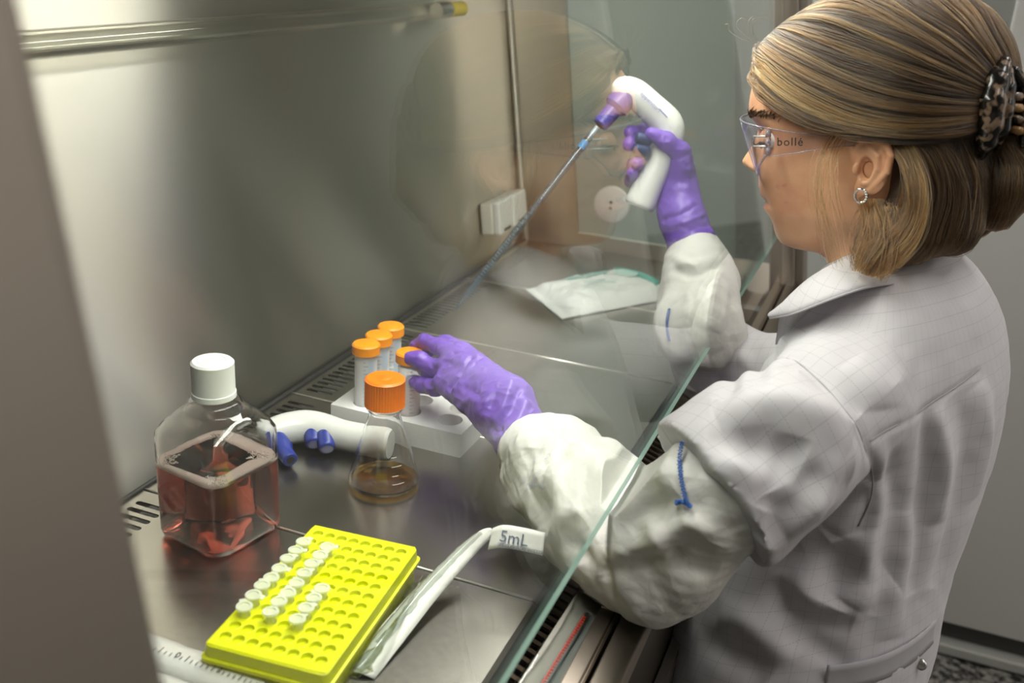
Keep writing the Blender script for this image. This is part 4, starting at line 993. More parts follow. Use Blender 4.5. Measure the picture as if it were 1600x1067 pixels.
# ------------------------------------------------------------------ gloved hands
M_glove = mat('purple_nitrile', '7450b8', .42, 0, Subsurface_Weight=.06, Subsurface_Radius=(.004,.002,.006)); noise_bump(M_glove, 260, .12, .0008)
def hand_mesh(name, f, pts, pad, h, folds, amp, seed, parent=person):
    lo, hi = bounds(pts, pad); Vv, Qq = snets(f, lo, hi, h); Vv = relax(Vv, Qq, 2); Vv, Qq = subdiv(Vv, Qq); Vv = relax(Vv, Qq, 1); Nn = vnormals(Vv, Qq)
    Vv = fold_disp(Vv, Nn, f, folds); Nn = vnormals(Vv, Qq); Vv = Vv+Nn*(amp*(.0012*vnoise(Vv+seed, 60)+.0007*(1-2*np.abs(vnoise(Vv+seed+3, 110)))))[:,None]
    return qmesh(name, Vv-PB, Qq, M_glove, parent)
# near (left) hand, palm down, fingertips at the tube
def th(px): return 1.115+(812-px)/165*.125
def LH(px, py, dt=0): return at(px, py, th(px)+dt)
kI, kM, kR, kP = LH(722,551,.030), LH(712,559,.012), LH(700,577,0), LH(692,598,-.010)
wA, wB = LH(800,622,.012), LH(774,652,-.008)
def f_lh(P):
    d = chain(P, [kI, wA], [.0118,.0215], .01); d = smin(d, chain(P, [kM, on_line(wA, wB, .35)], [.0122,.0225], .01), .012); d = smin(d, chain(P, [kR, on_line(wA, wB, .7)], [.0122,.0215], .01), .012); d = smin(d, chain(P, [kP, wB], [.0115,.0195], .01), .012)
    d = smin(d, chain(P, [on_line(wA, wB, .5), LH(815,682,.004), LH(842,722,.0)], [.0285,.0300,.0310], .01), .022)
    fg = lambda a, r, k=.005: chain(P, a, r, .003)
    d = smin(d, fg([kI, LH(696,534,.045), LH(672,546,.055), LH(660,562,.055)], [.0105,.0092,.0085,.0078]), .006)
    d = smin(d, fg([kM, LH(686,541,.018), LH(663,533,.020), LH(649,540,.018)], [.0108,.0098,.0088,.0076]), .005)
    d = smin(d, fg([kR, LH(678,575,.002), LH(656,562,-.010), LH(641,559,-.019)], [.0108,.0104,.0096,.0082]), .005)
    d = smin(d, fg([kP, LH(680,606,-.010), LH(660,602,-.006), LH(643,594,0)], [.0105,.0098,.0092,.0078]), .005)
    d = smin(d, fg([LH(755,600,.035), LH(715,585,.055), LH(684,580,.060), LH(664,580,.050)], [.0145,.0125,.0105,.0085]), .008)
    return d
fl_h = [([(742,556),(720,585),(700,612),(686,620)], .004, -.0032), ([(750,553),(728,582),(708,612)], .004, .0022), ([(690,545),(712,560),(740,570)], .006, .0016), ([(700,570),(725,583),(745,600)], .006, -.0014),
        ([(672,577),(690,572),(715,548)], .0045, -.0022), ([(780,600),(770,625),(762,650)], .006, -.003), ([(800,590),(790,625),(770,662)], .005, .0025), ([(812,602),(800,640),(776,672)], .005, -.0028), ([(826,622),(810,655),(780,690)], .005, .0024), ([(765,665),(775,675),(790,672)], .004, -.003),
        ([(717,640),(735,625),(765,630)], .005, .002), ([(720,605),(740,612),(755,628)], .005, -.002), ([(753,548),(768,556),(785,558)], .006, .003)]
glL = hand_mesh('glove', f_lh, [kI, kM, kP, wA, wB, LH(842,722), LH(643,594), LH(649,540)], .05, .0019, fl_h, 1.0, 3)
# far (right) hand closed round the controller
def RH_(px, py, dt=0): return at(px, py, 1.402+dt)
def f_rh(P):
    d = chain(P, [RH_(1083,384), RH_(1068,345,.004)], [.0345,.0305], .01)
    d = smin(d, chain(P, [RH_(1066,340,.006), RH_(1064,296,.014), RH_(1062,252,.014)], [.0285,.0235,.0190], .01), .015)
    d = smin(d, chain(P, [RH_(1050,330,.02), RH_(1046,285,.03), RH_(1050,240,.03)], [.020,.017,.014], .01), .014)
    d = smin(d, chain(P, [RH_(1064,262,-.004), RH_(1063,238,-.012), RH_(1041,221,-.024), RH_(1019,209,-.028)], [.0165,.0140,.0122,.0092], .005), .010)
    for k, (y0, ta, mid, tip, r) in enumerate((((1052,232), .03, ((1030,212,.045),(1006,203,.030)), (984,206,.006), .0084), ((1050,250), .032, ((1026,232,.047),(998,222,.034)), (983,226,.006), .0095), ((1047,272), .032, ((1020,262,.046),(990,258,.030)), (997,254,-.014), .0090), ((1043,295), .030, ((1012,290,.042),(985,283,.022)), (988,270,-.004), .0084))):
        pts = [RH_(*y0, ta)]+[RH_(*m_) for m_ in mid]+[RH_(*tip)]
        d = smin(d, chain(P, pts, [r*1.25, r*1.15, r*1.05, r], .003), .004)
    return d
fr_h = [([(1034,345),(1065,335),(1092,318)], .004, -.003), ([(1032,356),(1070,348),(1100,335)], .004, .0026), ([(1036,372),(1075,362),(1108,352)], .004, -.0026), ([(1040,384),(1080,372),(1115,362)], .004, .003), ([(1046,250),(1068,245),(1078,240)], .004, -.0018), ([(1050,300),(1080,292)], .005, .0014)]
glR = hand_mesh('glove', f_rh, [RH_(1083,384), RH_(1064,240), RH_(984,206), RH_(984,290,.04), RH_(1019,209,-.03)], .05, .0021, fr_h, .8, 8)
# ------------------------------------------------------------------ head and body
_ps, _pd = math.radians(8), math.radians(8)
HR_ = np.array([math.cos(_ps), -math.sin(_ps), 0]); _f0 = np.array([math.sin(_ps), math.cos(_ps), 0])
HF = _f0*math.cos(_pd)-_tn*math.sin(_pd); HU = _tn*math.cos(_pd)+_f0*math.sin(_pd)
M0 = at(1340,262,.985)+.070*HR_
def HP(f, u, l=0.): return M0+HF*f+HU*u+HR_*l                      # head frame: forward, up, right (near cheek has l < 0)
def hcoord(P): q = P-M0; return q@HF, q@HU, q@HR_
ROWS = [ # (front f, u), (back f, u), half width, squareness
 ((.030,.1375),(-.012,.1375),.018,2.0), ((.055,.134),(-.040,.133),.040,2.0), ((.080,.125),(-.064,.124),.056,2.0), ((.100,.110),(-.082,.109),.066,2.1), ((.1155,.090),(-.093,.088),.072,2.15), ((.1225,.077),(-.096,.074),.0735,2.2),
 ((.1255,.062),(-.098,.058),.0740,2.25), ((.1262,.053),(-.098,.050),.0740,2.3), ((.1255,.047),(-.0975,.044),.0738,2.3), ((.1225,.041),(-.097,.038),.0735,2.3), ((.1185,.035),(-.096,.032),.073,2.3), ((.1155,.028),(-.095,.026),.0725,2.3), ((.1135,.020),(-.093,.018),.072,2.3), ((.112,.010),(-.090,.008),.0715,2.3), ((.1115,.001),(-.087,0),.0705,2.3),
 ((.1115,-.007),(-.084,-.008),.069,2.3), ((.1125,-.013),(-.082,-.014),.068,2.3), ((.1150,-.019),(-.080,-.020),.0665,2.3), ((.1160,-.024),(-.078,-.025),.0655,2.25), ((.1165,-.029),(-.076,-.030),.0645,2.25), ((.1155,-.034),(-.074,-.035),.0635,2.2), ((.1148,-.038),(-.072,-.039),.0627,2.2), ((.1128,-.042),(-.0705,-.043),.062,2.2), ((.1060,-.0455),(-.069,-.047),.061,2.2), ((.1078,-.049),(-.068,-.051),.0602,2.2), ((.1108,-.0525),(-.067,-.054),.0595,2.2), ((.1085,-.0575),(-.066,-.059),.058,2.2),
 ((.1020,-.063),(-.065,-.064),.0565,2.15), ((.0998,-.070),(-.064,-.069),.0545,2.1), ((.0990,-.077),(-.063,-.074),.0525,2.1), ((.0968,-.084),(-.062,-.079),.0505,2.05), ((.0920,-.0905),(-.061,-.083),.049,2.0), ((.0850,-.0945),(-.060,-.087),.0465,2.0), ((.0750,-.0965),(-.0595,-.091),.0445,2.0), ((.0650,-.0972),(-.059,-.095),.0432,2.0), ((.0560,-.0975),(-.059,-.099),.0428,2.0), ((.0480,-.0995),(-.059,-.104),.0435,2.0), ((.0420,-.1060),(-.060,-.112),.0455,2.0), ((.0385,-.1180),(-.062,-.125),.0490,2.0), ((.0365,-.1380),(-.066,-.145),.0500,2.0), ((.0350,-.160),(-.071,-.165),.0510,2.0), ((.034,-.180),(-.076,-.185),.0540,2.0)]
NT = 128; TH = np.arange(NT)*2*math.pi/NT
def nose_add(u):
    return np.interp(u, [-.022,-.019,-.0155,-.012,-.0085,-.005,0,.009,.022,.036], [0,.002,.0085,.018,.0235,.0245,.0215,.0150,.0068,0])
def nose_sig(u): return np.interp(u, [-.02,-.012,-.004,.010,.03], [.0115,.0105,.0085,.0062,.0060])
rings = []
_pu = np.array([r[0][1] for r in ROWS[:33]]); _pf = np.array([r[0][0] for r in ROWS[:33]])
BASEU = np.array([.06,.047,.03,.01,-.007,-.03,-.05,-.07,-.082,-.092]); BASEF = np.array([.1255,.1250,.1175,.112,.1115,.1125,.1085,.1020,.0965,.0905])
def catmull_rows(R, n=3):
    A = np.array([[a[0],a[1],b[0],b[1],w_,s] for a, b, w_, s in R]); return smooth_path(A, n)
for (fF, uF, fB, uB, w_, s) in catmull_rows(ROWS):
    pF = float(np.interp(uF, BASEU[::-1], BASEF[::-1])) if .056 > uF > -.0915 else fF
    fc = .35*pF+.65*fB if w_ > .05 else .45*fF+.55*fB; fc = np.clip(fc, -.03, .012) if uF > -.09 else .45*fF+.55*fB
    c, sn = np.cos(TH), np.sin(TH); e = 2/s
    lat = w_*np.sign(sn)*np.abs(sn)**np.where(c > 0, e, 1.0); cc = np.sign(c)*np.abs(c)**np.where(c > 0, e, 1.0)
    f = np.where(c > 0, fc+(fF-fc)*cc, fc+(fc-fB)*cc); g = (f-fB)/(pF-fB+1e-9); u = uB+(uF-uB)*np.clip(g, 0, 1)
    if -.11 < uF < -.055: u = u+np.interp(uF, [-.11,-.104,-.0975,-.0945,-.080,-.063,-.055], [0,.010,.018,.021,.012,.004,0])*np.clip(1-c, 0, 1)*np.clip(sn**2*1.2, 0, 1)
    if .056 > uF > -.0915:
        bF = np.interp(uF, BASEU[::-1], BASEF[::-1]); dlt = fF-bF; k_ = np.clip((f-fc)/(fF-fc+1e-9), 0, 1)
        f = f-dlt*k_+dlt*k_*np.exp(-(lat/np.interp(uF, [-.09,-.07,-.055,-.03,.03,.05], [.030,.022,.022,.020,.030,.05]))**2)
    if uF > -.08:
        front = np.clip((f-.05)/.04, 0, 1)
        f = f+nose_add(u)*np.exp(-(lat/nose_sig(u))**2)*front
        f = f+.0068*np.exp(-((np.abs(lat)-.0115)/.0046)**2-((u+.0105)/.0060)**2)*front             # nostril wings
        for sg in (-1, 1):
            f = f-.0125*np.exp(-((lat-sg*.033)/.017)**2-((u-.024)/.0125)**2)*front                   # eye sockets
            f = f+.0030*np.exp(-((lat-sg*.036)/.022)**2-((u+.008)/.016)**2)*front                    # cheek
        f = f-.0035*np.exp(-((np.abs(lat)-.026)/.007)**2-((u+.045)/.006)**2)*front                   # mouth corners
        lipw = np.clip(1-(np.abs(lat)/.026)**2, 0, 1)
    rings.append(M0+HF*f[:,None]+HU*u[:,None]+HR_*lat[:,None])
# torso rows continue under the coat
for c_, a, b in ((NB+np.array([0,0,.015]), .085, .060), (NB+np.array([0,0,-.03]), .120, .070), (C1+np.array([0,0,.09]), .130, .080), (C1, .145, .088), (C2, .125, .090), (C3, .135, .100), (C4, .14, .11)):
    rings.append(c_+LATR*(a*np.sin(TH))[:,None]+FWD*(b*np.cos(TH))[:,None])
RG = np.array(rings); hcl = np.abs(((RG-M0)@HR_)); hcu = (RG-M0)@HU
for _ in range(24):                                                 # even out the cheeks and jaw, leave the midline profile alone
    mk = np.clip((hcl-.012)/.016, 0, 1)*np.clip((.052-hcu)/.01, 0, 1)*np.clip((hcu+.19)/.02, 0, 1); mk = mk*np.clip(1-np.exp(-(((hcl-.033)/.017)**2+((hcu-.024)/.014)**2)), .15, 1)
    RG[1:-1] = RG[1:-1]+.5*mk[1:-1][...,None]*((RG[:-2]+RG[2:])/2-RG[1:-1])
rings = list(RG)
nr = len(rings); Vb = np.concatenate(rings+[(rings[0].mean(0)+HU*.001)[None], rings[-1].mean(0)[None]]); Fb = [(i*NT+j, (i+1)*NT+j, (i+1)*NT+(j+1)%NT, i*NT+(j+1)%NT) for i in range(nr-1) for j in range(NT)]
Fb += [(nr*NT, j, (j+1)%NT) for j in range(NT)] + [(nr*NT+1, (nr-1)*NT+(j+1)%NT, (nr-1)*NT+j) for j in range(NT)]
M_skin = mat('skin', 'd6a27e', .42, 0, Subsurface_Weight=.12, Subsurface_Radius=(.010,.004,.002), Subsurface_Scale=.6)
b_ = bsdf(M_skin)
at_ = nd(M_skin, 'ShaderNodeAttribute'); at_.attribute_name = 'lips'; mc = nd(M_skin, 'ShaderNodeMix', data_type='RGBA')
tcn = nd(M_skin, 'ShaderNodeTexCoord'); nz = nd(M_skin, 'ShaderNodeTexNoise'); nz.inputs['Scale'].default_value = 28; nz.inputs['Detail'].default_value = 5; lk(M_skin, tcn.outputs['Object'], nz.inputs['Vector'])
rp = nd(M_skin, 'ShaderNodeValToRGB'); rp.color_ramp.elements[0].position = .3; rp.color_ramp.elements[1].position = .7; rp.color_ramp.elements[0].color = lin('cb9270'); rp.color_ramp.elements[1].color = lin('dcab87'); lk(M_skin, nz.outputs['Fac'], rp.inputs[0])
lk(M_skin, rp.outputs[0], mc.inputs['A']); mc.inputs['B'].default_value = lin('a86058'); lk(M_skin, at_.outputs['Fac'], mc.inputs['Factor']); lk(M_skin, mc.outputs['Result'], b_.inputs['Base Color'])
noise_bump(M_skin, 420, .10, .0006)
body = mesh('body', Vb-PB, Fb, M_skin, person, True)
hf, hu, hl = hcoord(Vb); lips = np.exp(-((hu+.047)/.0062)**6)*np.clip(1.25-(np.abs(hl)/.023)**2, 0, 1)*(hf > .085)
spots = sum(np.exp(-(((hf-a)**2+(hu-b)**2)/(r*r)))*(hl < 0)*.55 for a, b, r in ((.083,-.024,.0022),(.076,-.022,.0016),(.074,-.040,.0014),(.064,-.010,.0012),(.086,.062,.0020)))
la = body.data.attributes.new('lips', 'FLOAT', 'POINT'); la.data.foreach_set('value', np.clip(lips+spots, 0, 1).astype(np.float32))
# ear
def f_ear(P):
    f, u, l = hcoord(P); X = np.stack([f, u, -l], -1)
    lat = lambda f_: .071+np.clip(-f_, -.01, .05)*.42
    pt = lambda f_, u_, o=0: np.array((f_, u_, lat(f_)+o))
    nrm = np.array((.38,0,.92)); c0 = pt(-.015,.004)
    Rn = np.array([[.92,0,-.38],[0,1,0],[.38,0,.92]])
    plate = ellip(X, c0, (.0185,.0290,.0042), Rn); plate = smin(plate, ellip(X, pt(-.005,-.020,.0), (.0075,.0085,.0036), Rn), .004)
    d = smax(plate, -ellip(X, pt(-.009,-.001,.004), (.0085,.0125,.0075), Rn), .003)
    d = smax(d, -chain(X, [pt(-.006,.022,.006), pt(-.020,.020,.006), pt(-.027,.008,.006)], [.0035,.0038,.0030], .002), .002)
    hel = [pt(-.002,.008,.001), pt(.001,.018,.002), pt(-.004,.028,.003), pt(-.015,.0335,.003), pt(-.027,.028,.003), pt(-.0335,.014,.003), pt(-.031,-.001,.002), pt(-.021,-.013,.001), pt(-.012,-.022,0)]
    d = smin(d, chain(X, hel, [.0024,.0030,.0034,.0036,.0036,.0034,.0031,.0027,.0025], .001), .002)
    d = smin(d, chain(X, [pt(-.012,.022,.002), pt(-.021,.013,.003), pt(-.021,.001,.003), pt(-.014,-.011,.002)], [.0022,.0026,.0026,.0022], .001), .003)
    d = smin(d, ellip(X, pt(.0015,-.001,.003), (.0035,.0055,.0035)), .003); d = smin(d, ellip(X, pt(-.009,-.0135,.003), (.004,.003,.003)), .003)
    return d
V_, Q_ = snets(f_ear, M0-.14, M0+.14, .0016) if False else snets(f_ear, HP(-.015,.004,-.085)-.042, HP(-.015,.004,-.085)+.042, .0011)
V_ = relax(V_, Q_, 1); qmesh('ear', V_-PB, Q_, M_skin, person)
mir = lambda P: P-2*((P-M0)@HR_)[...,None]*HR_
qmesh('ear', mir(V_)-PB, Q_[:,::-1], M_skin, person)
# eyes, lids, brows
M_eye = mat('eye_white', 'e9e4df', .1); M_lash = mat('dark_lash', '2a1d16', .6)
for sg in (-1, 1):
    ce = HP(.094, .0225, sg*.0325)
    ey = mesh('eye', *[(np.array([(math.sin(a)*math.cos(b_2), math.sin(a)*math.sin(b_2), math.cos(a)) for a in np.linspace(.001, math.pi-.001, 13) for b_2 in np.linspace(0, 2*math.pi, 24, endpoint=False)])*.0118+ce-PB), [(i*24+j, (i+1)*24+j, (i+1)*24+(j+1)%24, i*24+(j+1)%24) for i in range(12) for j in range(24)]], M_eye, person, True)
    gz = HP(.094+.0116, .0185, sg*.0325); MB().tube([gz-PB-HF*.0006, gz-PB+HF*.0003], [.0055,.0052], 20).build('iris', mat('iris_brown', '4a3626', .2), ey, smooth=True)
    LV, LF = [], []; na, nb2 = 9, 18
    for i in range(na):
        for j in range(nb2):
            al = math.radians(-14+104*i/(na-1)); be = math.radians(-95+190*j/(nb2-1)); r = .0130
            LV.append(ce-PB+r*(HF*math.cos(al)*math.cos(be)+HU*math.sin(al)+HR_*math.cos(al)*math.sin(be)))
    for i in range(na-1):
        for j in range(nb2-1): a = i*nb2+j; LF.append((a, a+1, a+nb2+1, a+nb2))
    thick(mesh('eyelid', LV, LF, M_skin, person, True), .0012)
    MB().tube([LV[j]+HF*.0008 for j in range(2, nb2-2)], .0008, 6).build('lash_line', M_lash, person, smooth=True)
    ls = MB()
    for j in range(3, nb2-3):
        p = LV[j]; o_ = (p+PB-ce); o_ /= np.linalg.norm(o_); ls.tube([p, p+o_*.004-HU*.001, p+o_*.0065+HU*.0002], [.00035,.00028,.0001], 4)
    ls.build('lashes', M_lash, person, smooth=True)
# project helper: nearest skin point seen from outside
hv = Vb[:nr*NT]
def skin_at(f, u, l, off=.0):
    q = HP(f, u, l); i = np.argmin(((hv-q)**2).sum(1)); n_ = hv[i]-HP(.0, u, 0); n_ /= np.linalg.norm(n_); return hv[i]+n_*off
M_brow = mat('brow_hair', '5a4028', .7)
for sg in (-1, 1):
    bw = MB()
    for k in range(200):
        s = random.random(); l = sg*(.012+.040*s); u = .045+.008*math.sin(s*2.4)-.004*s+random.uniform(-.0022,.0022)*(1.2-s*.7); fq = .123-.9*max(0, abs(l)-.012)**1.5*6
        p = skin_at(fq, u, l, .0004); q = skin_at(fq-.003, u+.0022, l+sg*.006, .0012); jt = HU*random.uniform(-.0016,.0016)+HF*random.uniform(-.001,.001)+HR_*random.uniform(-.002,.002); p, q = p+jt, q+jt; bw.tube([p-PB, (p+q)/2-PB+HF*.0006, q-PB], [.0004,.0004,.0001], 4)
    bw.build('eyebrow', M_brow, person, smooth=True)
# ------------------------------------------------------------------ hair
def f_cap(P):
    f, u, l = hcoord(P); X = np.stack([f, u, l], -1)
    d = smin(ellip(X, (.010,.060,0), (.128,.098,.0885)), ellip(X, (-.045,.052,0), (.086,.088,.086)), .03)
    cut = np.interp(f, [-.2,-.04,-.01,.03,.06,.085,.105,.12,.135,.2], [.015,.020,.030,.040,.050,.062,.076,.092,.118,.2])
    cut = np.where(np.abs(l) < .05, np.maximum(cut, np.interp(f, [.05,.095,.135], [.02,.092,.122])), cut)
    return smax(d, (cut-u)*.8, .006)
def f_bob(P):
    f, u, l = hcoord(P); X = np.stack([f, u, np.abs(l)], -1)
    d = rcone(X, (-.052,.030,.050), (-.050,-.066,.062), .031, .024); d = smin(d, rcone(X, (-.074,.022,.030), (-.082,-.062,.040), .036, .024), .02)
    d = smin(d, rcone(X, (-.086,.0,0), (-.090,-.055,0), .032, .024), .02); d = smin(d, rcone(X, (-.028,-.045,.066), (-.030,-.088,.060), .010, .010), .02); return d
def f_tail(P):
    f, u, l = hcoord(P); X = np.stack([f, u, l], -1)
    return chain(X, [(-.122,.050,-.004), (-.131,.015,-.006), (-.128,-.022,-.008), (-.118,-.048,-.010)], [.018,.022,.025,.020], .01)
f_hair = lambda P: smin(smin(f_cap(P), f_bob(P), .010), f_tail(P), .006)
f_under = lambda P: smax(f_hair(P)+.004, -(ellip(np.stack([hcoord(P)[0], hcoord(P)[1], np.abs(hcoord(P)[2])], -1), (-.014,.004,.088), (.024,.034,.016))), .004)
V_, Q_ = snets(f_under, M0-np.array([.16,.17,.14]), M0+np.array([.16,.17,.19]), .0034); V_ = relax(V_, Q_, 2)
M_hairbase = mat('dark_hair_base', '3b2a1b', .6)
hair = qmesh('hair', V_-PB, Q_, M_hairbase, person)
M_strand = bpy.data.materials.new('hair_strand'); M_strand.use_nodes = True; nt = M_strand.node_tree; nt.nodes.remove(nt.nodes['Principled BSDF'])
hb = nd(M_strand, 'ShaderNodeBsdfHairPrincipled'); hb.parametrization = 'COLOR'; hb.inputs['Roughness'].default_value = .34; hb.inputs['Radial Roughness'].default_value = .45; hb.inputs['Coat'].default_value = .0
aa = nd(M_strand, 'ShaderNodeAttribute'); aa.attribute_name = 'tone'; rr_ = nd(M_strand, 'ShaderNodeValToRGB'); e = rr_.color_ramp.elements
e[0].position = 0; e[0].color = lin('170f09'); e[1].position = 1; e[1].color = lin('b98f5c')
for p_, c_ in ((.30,'2f2012'), (.60,'573c20'), (.82,'876334')): x = e.new(p_); x.color = lin(c_)
lk(M_strand, aa.outputs['Fac'], rr_.inputs[0]); lk(M_strand, rr_.outputs[0], hb.inputs['Color']); lk(M_strand, hb.outputs[0], nt.nodes['Material Output'].inputs[0])
def resample(P, n):
    P = smooth_path(P, 8); s = np.concatenate([[0], np.cumsum(np.linalg.norm(np.diff(P, axis=0), axis=1))]); x = np.linspace(0, s[-1], n); return np.stack([np.interp(x, s, P[:,i]) for i in range(3)], 1)
def grad(f, P, e=.0012):
    g = np.stack([f(P+np.eye(3)[i]*e)-f(P-np.eye(3)[i]*e) for i in range(3)], -1); return g/(np.linalg.norm(g, axis=-1)[...,None]+1e-9)
def tr3(f, pts):
    out = []
    for p in pts:
        if len(p) == 3: out.append(np.asarray(p, float)); continue
        q = trace(f, *p, t0=.7, t1=1.5)
        if q is None:                                               # grazing past the silhouette: nearest point on the surface
            t = np.linspace(.85, 1.35, 60); R_ = CPOS+ray(*p)*t[:,None]; v = f(R_); q = R_[np.argmin(v)]; g = grad(f, q[None])[0]; q = q-g*v.min()
        out.append(q)
    return np.array(out)
def strand_set(name, guides, f, count, npt, lift=(.0005,.007), jit=.0016, tone=None, rad=.00036, wave=.0012, project=True, clump=26, parent=None):
    G = np.array([resample(g, npt) for g in guides]); ng = len(G); rg = np.random.default_rng(abs(hash(name)) % 1000 if False else sum(map(ord, name)))
    s = np.sort(rg.random(count))*(ng-1); i = np.clip(s.astype(int), 0, ng-2); fr = (s-i)[:,None,None]
    P = G[i]*(1-fr)+G[i+1]*fr
    if project:
        for _ in range(3):
            fl = P.reshape(-1,3); P = (fl-grad(f, fl)*f(fl)[:,None]*.9).reshape(P.shape)
        N_ = grad(f, P.reshape(-1,3)).reshape(P.shape)
    else: N_ = np.broadcast_to(-ray(1400,250)/np.linalg.norm(ray(1400,250)), P.shape)
    T = np.gradient(P, axis=1); T /= np.linalg.norm(T, axis=2)[...,None]+1e-9; B_ = np.cross(N_, T); u = np.linspace(0, 1, npt)[None,:,None]
    lf = rg.uniform(*lift, (count,1,1)); env = np.clip(np.sin(np.pi*np.clip(u*.94+.03, 0, 1))*1.2, .15, 1)
    cl = np.floor(s*clump)/clump; cph = (np.sin(cl*97.3)*43758.5) % 1; ph = cph[:,None,None]*6.28
    P = P+N_*(lf*env*(.65+.7*cph[:,None,None]))+B_*(rg.normal(0, jit, (count,1,1))*(1-.35*u)+wave*np.sin(u*5+ph)+.0005*np.sin(u*17+rg.random((count,1,1))*6))
    cs = bpy.data.hair_curves.new(name); cs.add_curves([npt]*count); cs.points.foreach_set('position', np.ascontiguousarray(P-PB, dtype=np.float32).ravel())
    ra = cs.attributes.get('radius') or cs.attributes.new('radius', 'FLOAT', 'POINT'); ra.data.foreach_set('value', (np.broadcast_to(rad*(1-.55*u[...,0]**3), (count,npt))).astype(np.float32).ravel())
    tn = np.clip((tone(s/(ng-1), cph) if tone else .4)+rg.normal(0, .12, count), 0, 1)
    ta = cs.attributes.new('tone', 'FLOAT', 'CURVE'); ta.data.foreach_set('value', tn.astype(np.float32))
    cs.materials.append(M_strand); o = bpy.data.objects.new(name, cs); link(o, parent or hair); return o
CLIP = (1556,165)
top = [[(1300,205),(1345,205),(1420,212),(1490,205),(1543,190)],
       [(1168,82),(1180,118),(1225,165),(1290,195),(1370,205),(1450,203),(1510,195),(1546,182)],
       [(1172,70),(1195,105),(1250,148),(1330,180),(1420,190),(1500,182),(1548,172)],
       [(1188,54),(1230,92),(1300,130),(1385,155),(1470,160),(1520,158),(1552,158)],
       [(1205,30),(1270,66),(1350,95),(1430,118),(1500,132),(1556,145)],
       [(1225,5),(1310,25),(1400,60),(1470,90),(1530,118),(1560,132)],
       [(1262,-28),(1350,-12),(1440,28),(1505,68),(1550,105),(1566,122)],
       [(1310,-52),(1400,-42),(1480,-2),(1540,52),(1572,95),(1578,118)]]
TG = [tr3(f_cap, g) for g in top]; TGm = [mir(g) for g in TG]
strand_set('hair_strands', TG+TGm[::-1], f_cap, 15000, 16, (.0003,.0085), .0020, lambda s, c: .02+.20*c+.34*np.exp(-((s-.085)/.035)**2)+.30*(c > .84), wave=.0048)
bob = [[(1372,206),(1408,222),(1424,265),(1420,320),(1395,370),(1368,412)], [(1395,206),(1428,235),(1440,290),(1432,350),(1405,400),(1385,425)], [(1425,205),(1452,250),(1462,310),(1452,370),(1425,415),(1408,440)],
       [(1460,205),(1480,260),(1488,320),(1480,380),(1455,425),(1440,445)], [(1500,210),(1510,270),(1512,330),(1505,380),(1485,410),(1478,422)], [(1528,235),(1532,290),(1530,340),(1520,380),(1505,400)]]
BG = [tr3(f_bob, g) for g in bob]; BGm = [mir(g) for g in BG]
strand_set('hair_strands', BG+BGm[::-1], f_bob, 8000, 12, (.0003,.006), .003, lambda s, c: .06+.26*c+.30*np.exp(-((s-.02)/.04)**2)+.12*(c > .7), wave=.006)
tl_ = [[(1548,215),(1540,250),(1528,300),(1520,345)], [(1556,215),(1556,260),(1548,315),(1540,360)], [(1568,215),(1578,265),(1575,320),(1560,368)], [(1582,215),(1598,262),(1600,310),(1582,360)], [(1592,210),(1612,255),(1616,300),(1598,345)]]
TLG = [tr3(f_tail, g) for g in tl_]; TLb = [g+HR_*.040 for g in TLG[::-1]]
strand_set('hair_strands', TLG+TLb, f_tail, 3800, 12, (.0,.004), .0025, lambda s, c: .20+.36*c, wave=.004)
# loose locks: in front of the ear, behind the ear, nape fringe and flyaways
wl = [[at(1300,208,.985), at(1282,240,.975), at(1274,290,.972), at(1280,345,.975), at(1292,405,.98)], [at(1312,208,.985), at(1290,250,.972), at(1283,310,.97), at(1292,360,.973), at(1310,420,.98)], [at(1326,208,.985), at(1305,240,.972), at(1300,290,.97), at(1312,345,.972), at(1330,400,.978)]]
strand_set('loose_locks', wl, f_cap, 30, 14, (0,.004), .0050, lambda s, c: .62+.2*c, rad=.00024, wave=.003, project=False, clump=9)
w2 = [[at(1385,212,.955), at(1412,240,.945), at(1426,285,.942), at(1420,330,.945), at(1395,365,.95), at(1352,392,.96)], [at(1392,212,.955), at(1422,245,.944), at(1434,295,.940), at(1425,345,.945), at(1398,385,.95), at(1350,420,.96)], [at(1400,214,.955), at(1430,255,.944), at(1440,310,.940), at(1430,365,.945), at(1404,405,.95), at(1372,432,.96)]]
strand_set('loose_locks', w2, f_cap, 420, 14, (0,.004), .0034, lambda s, c: .45+.30*c, rad=.00032, wave=.003, project=False, clump=12)
w3 = [[at(1352,310,.985), at(1345,345,.975), at(1340,385,.972), at(1345,420,.97)], [at(1375,310,.97), at(1372,350,.962), at(1360,395,.960), at(1352,428,.96)], [at(1400,330,.955), at(1398,370,.95), at(1380,410,.95), at(1368,436,.952)]]
strand_set('loose_locks', w3, f_cap, 330, 12, (0,.004), .0052, lambda s, c: .30+.40*c, rad=.0003, wave=.004, project=False, clump=10)
fl_g = [[at(1172,75,1.06), at(1150,60,1.05), at(1130,36,1.05), at(1118,38,1.05)], [at(1180,66,1.06), at(1166,44,1.05), at(1172,30,1.05), at(1192,38,1.05)], [at(1200,45,1.06), at(1180,25,1.05), at(1190,5,1.05), at(1215,10,1.05)]]
strand_set('flyaway_hairs', fl_g, f_cap, 5, 12, (0,.002), .003, lambda s, c: .55+.2*c, rad=.00012, wave=.004, project=False)
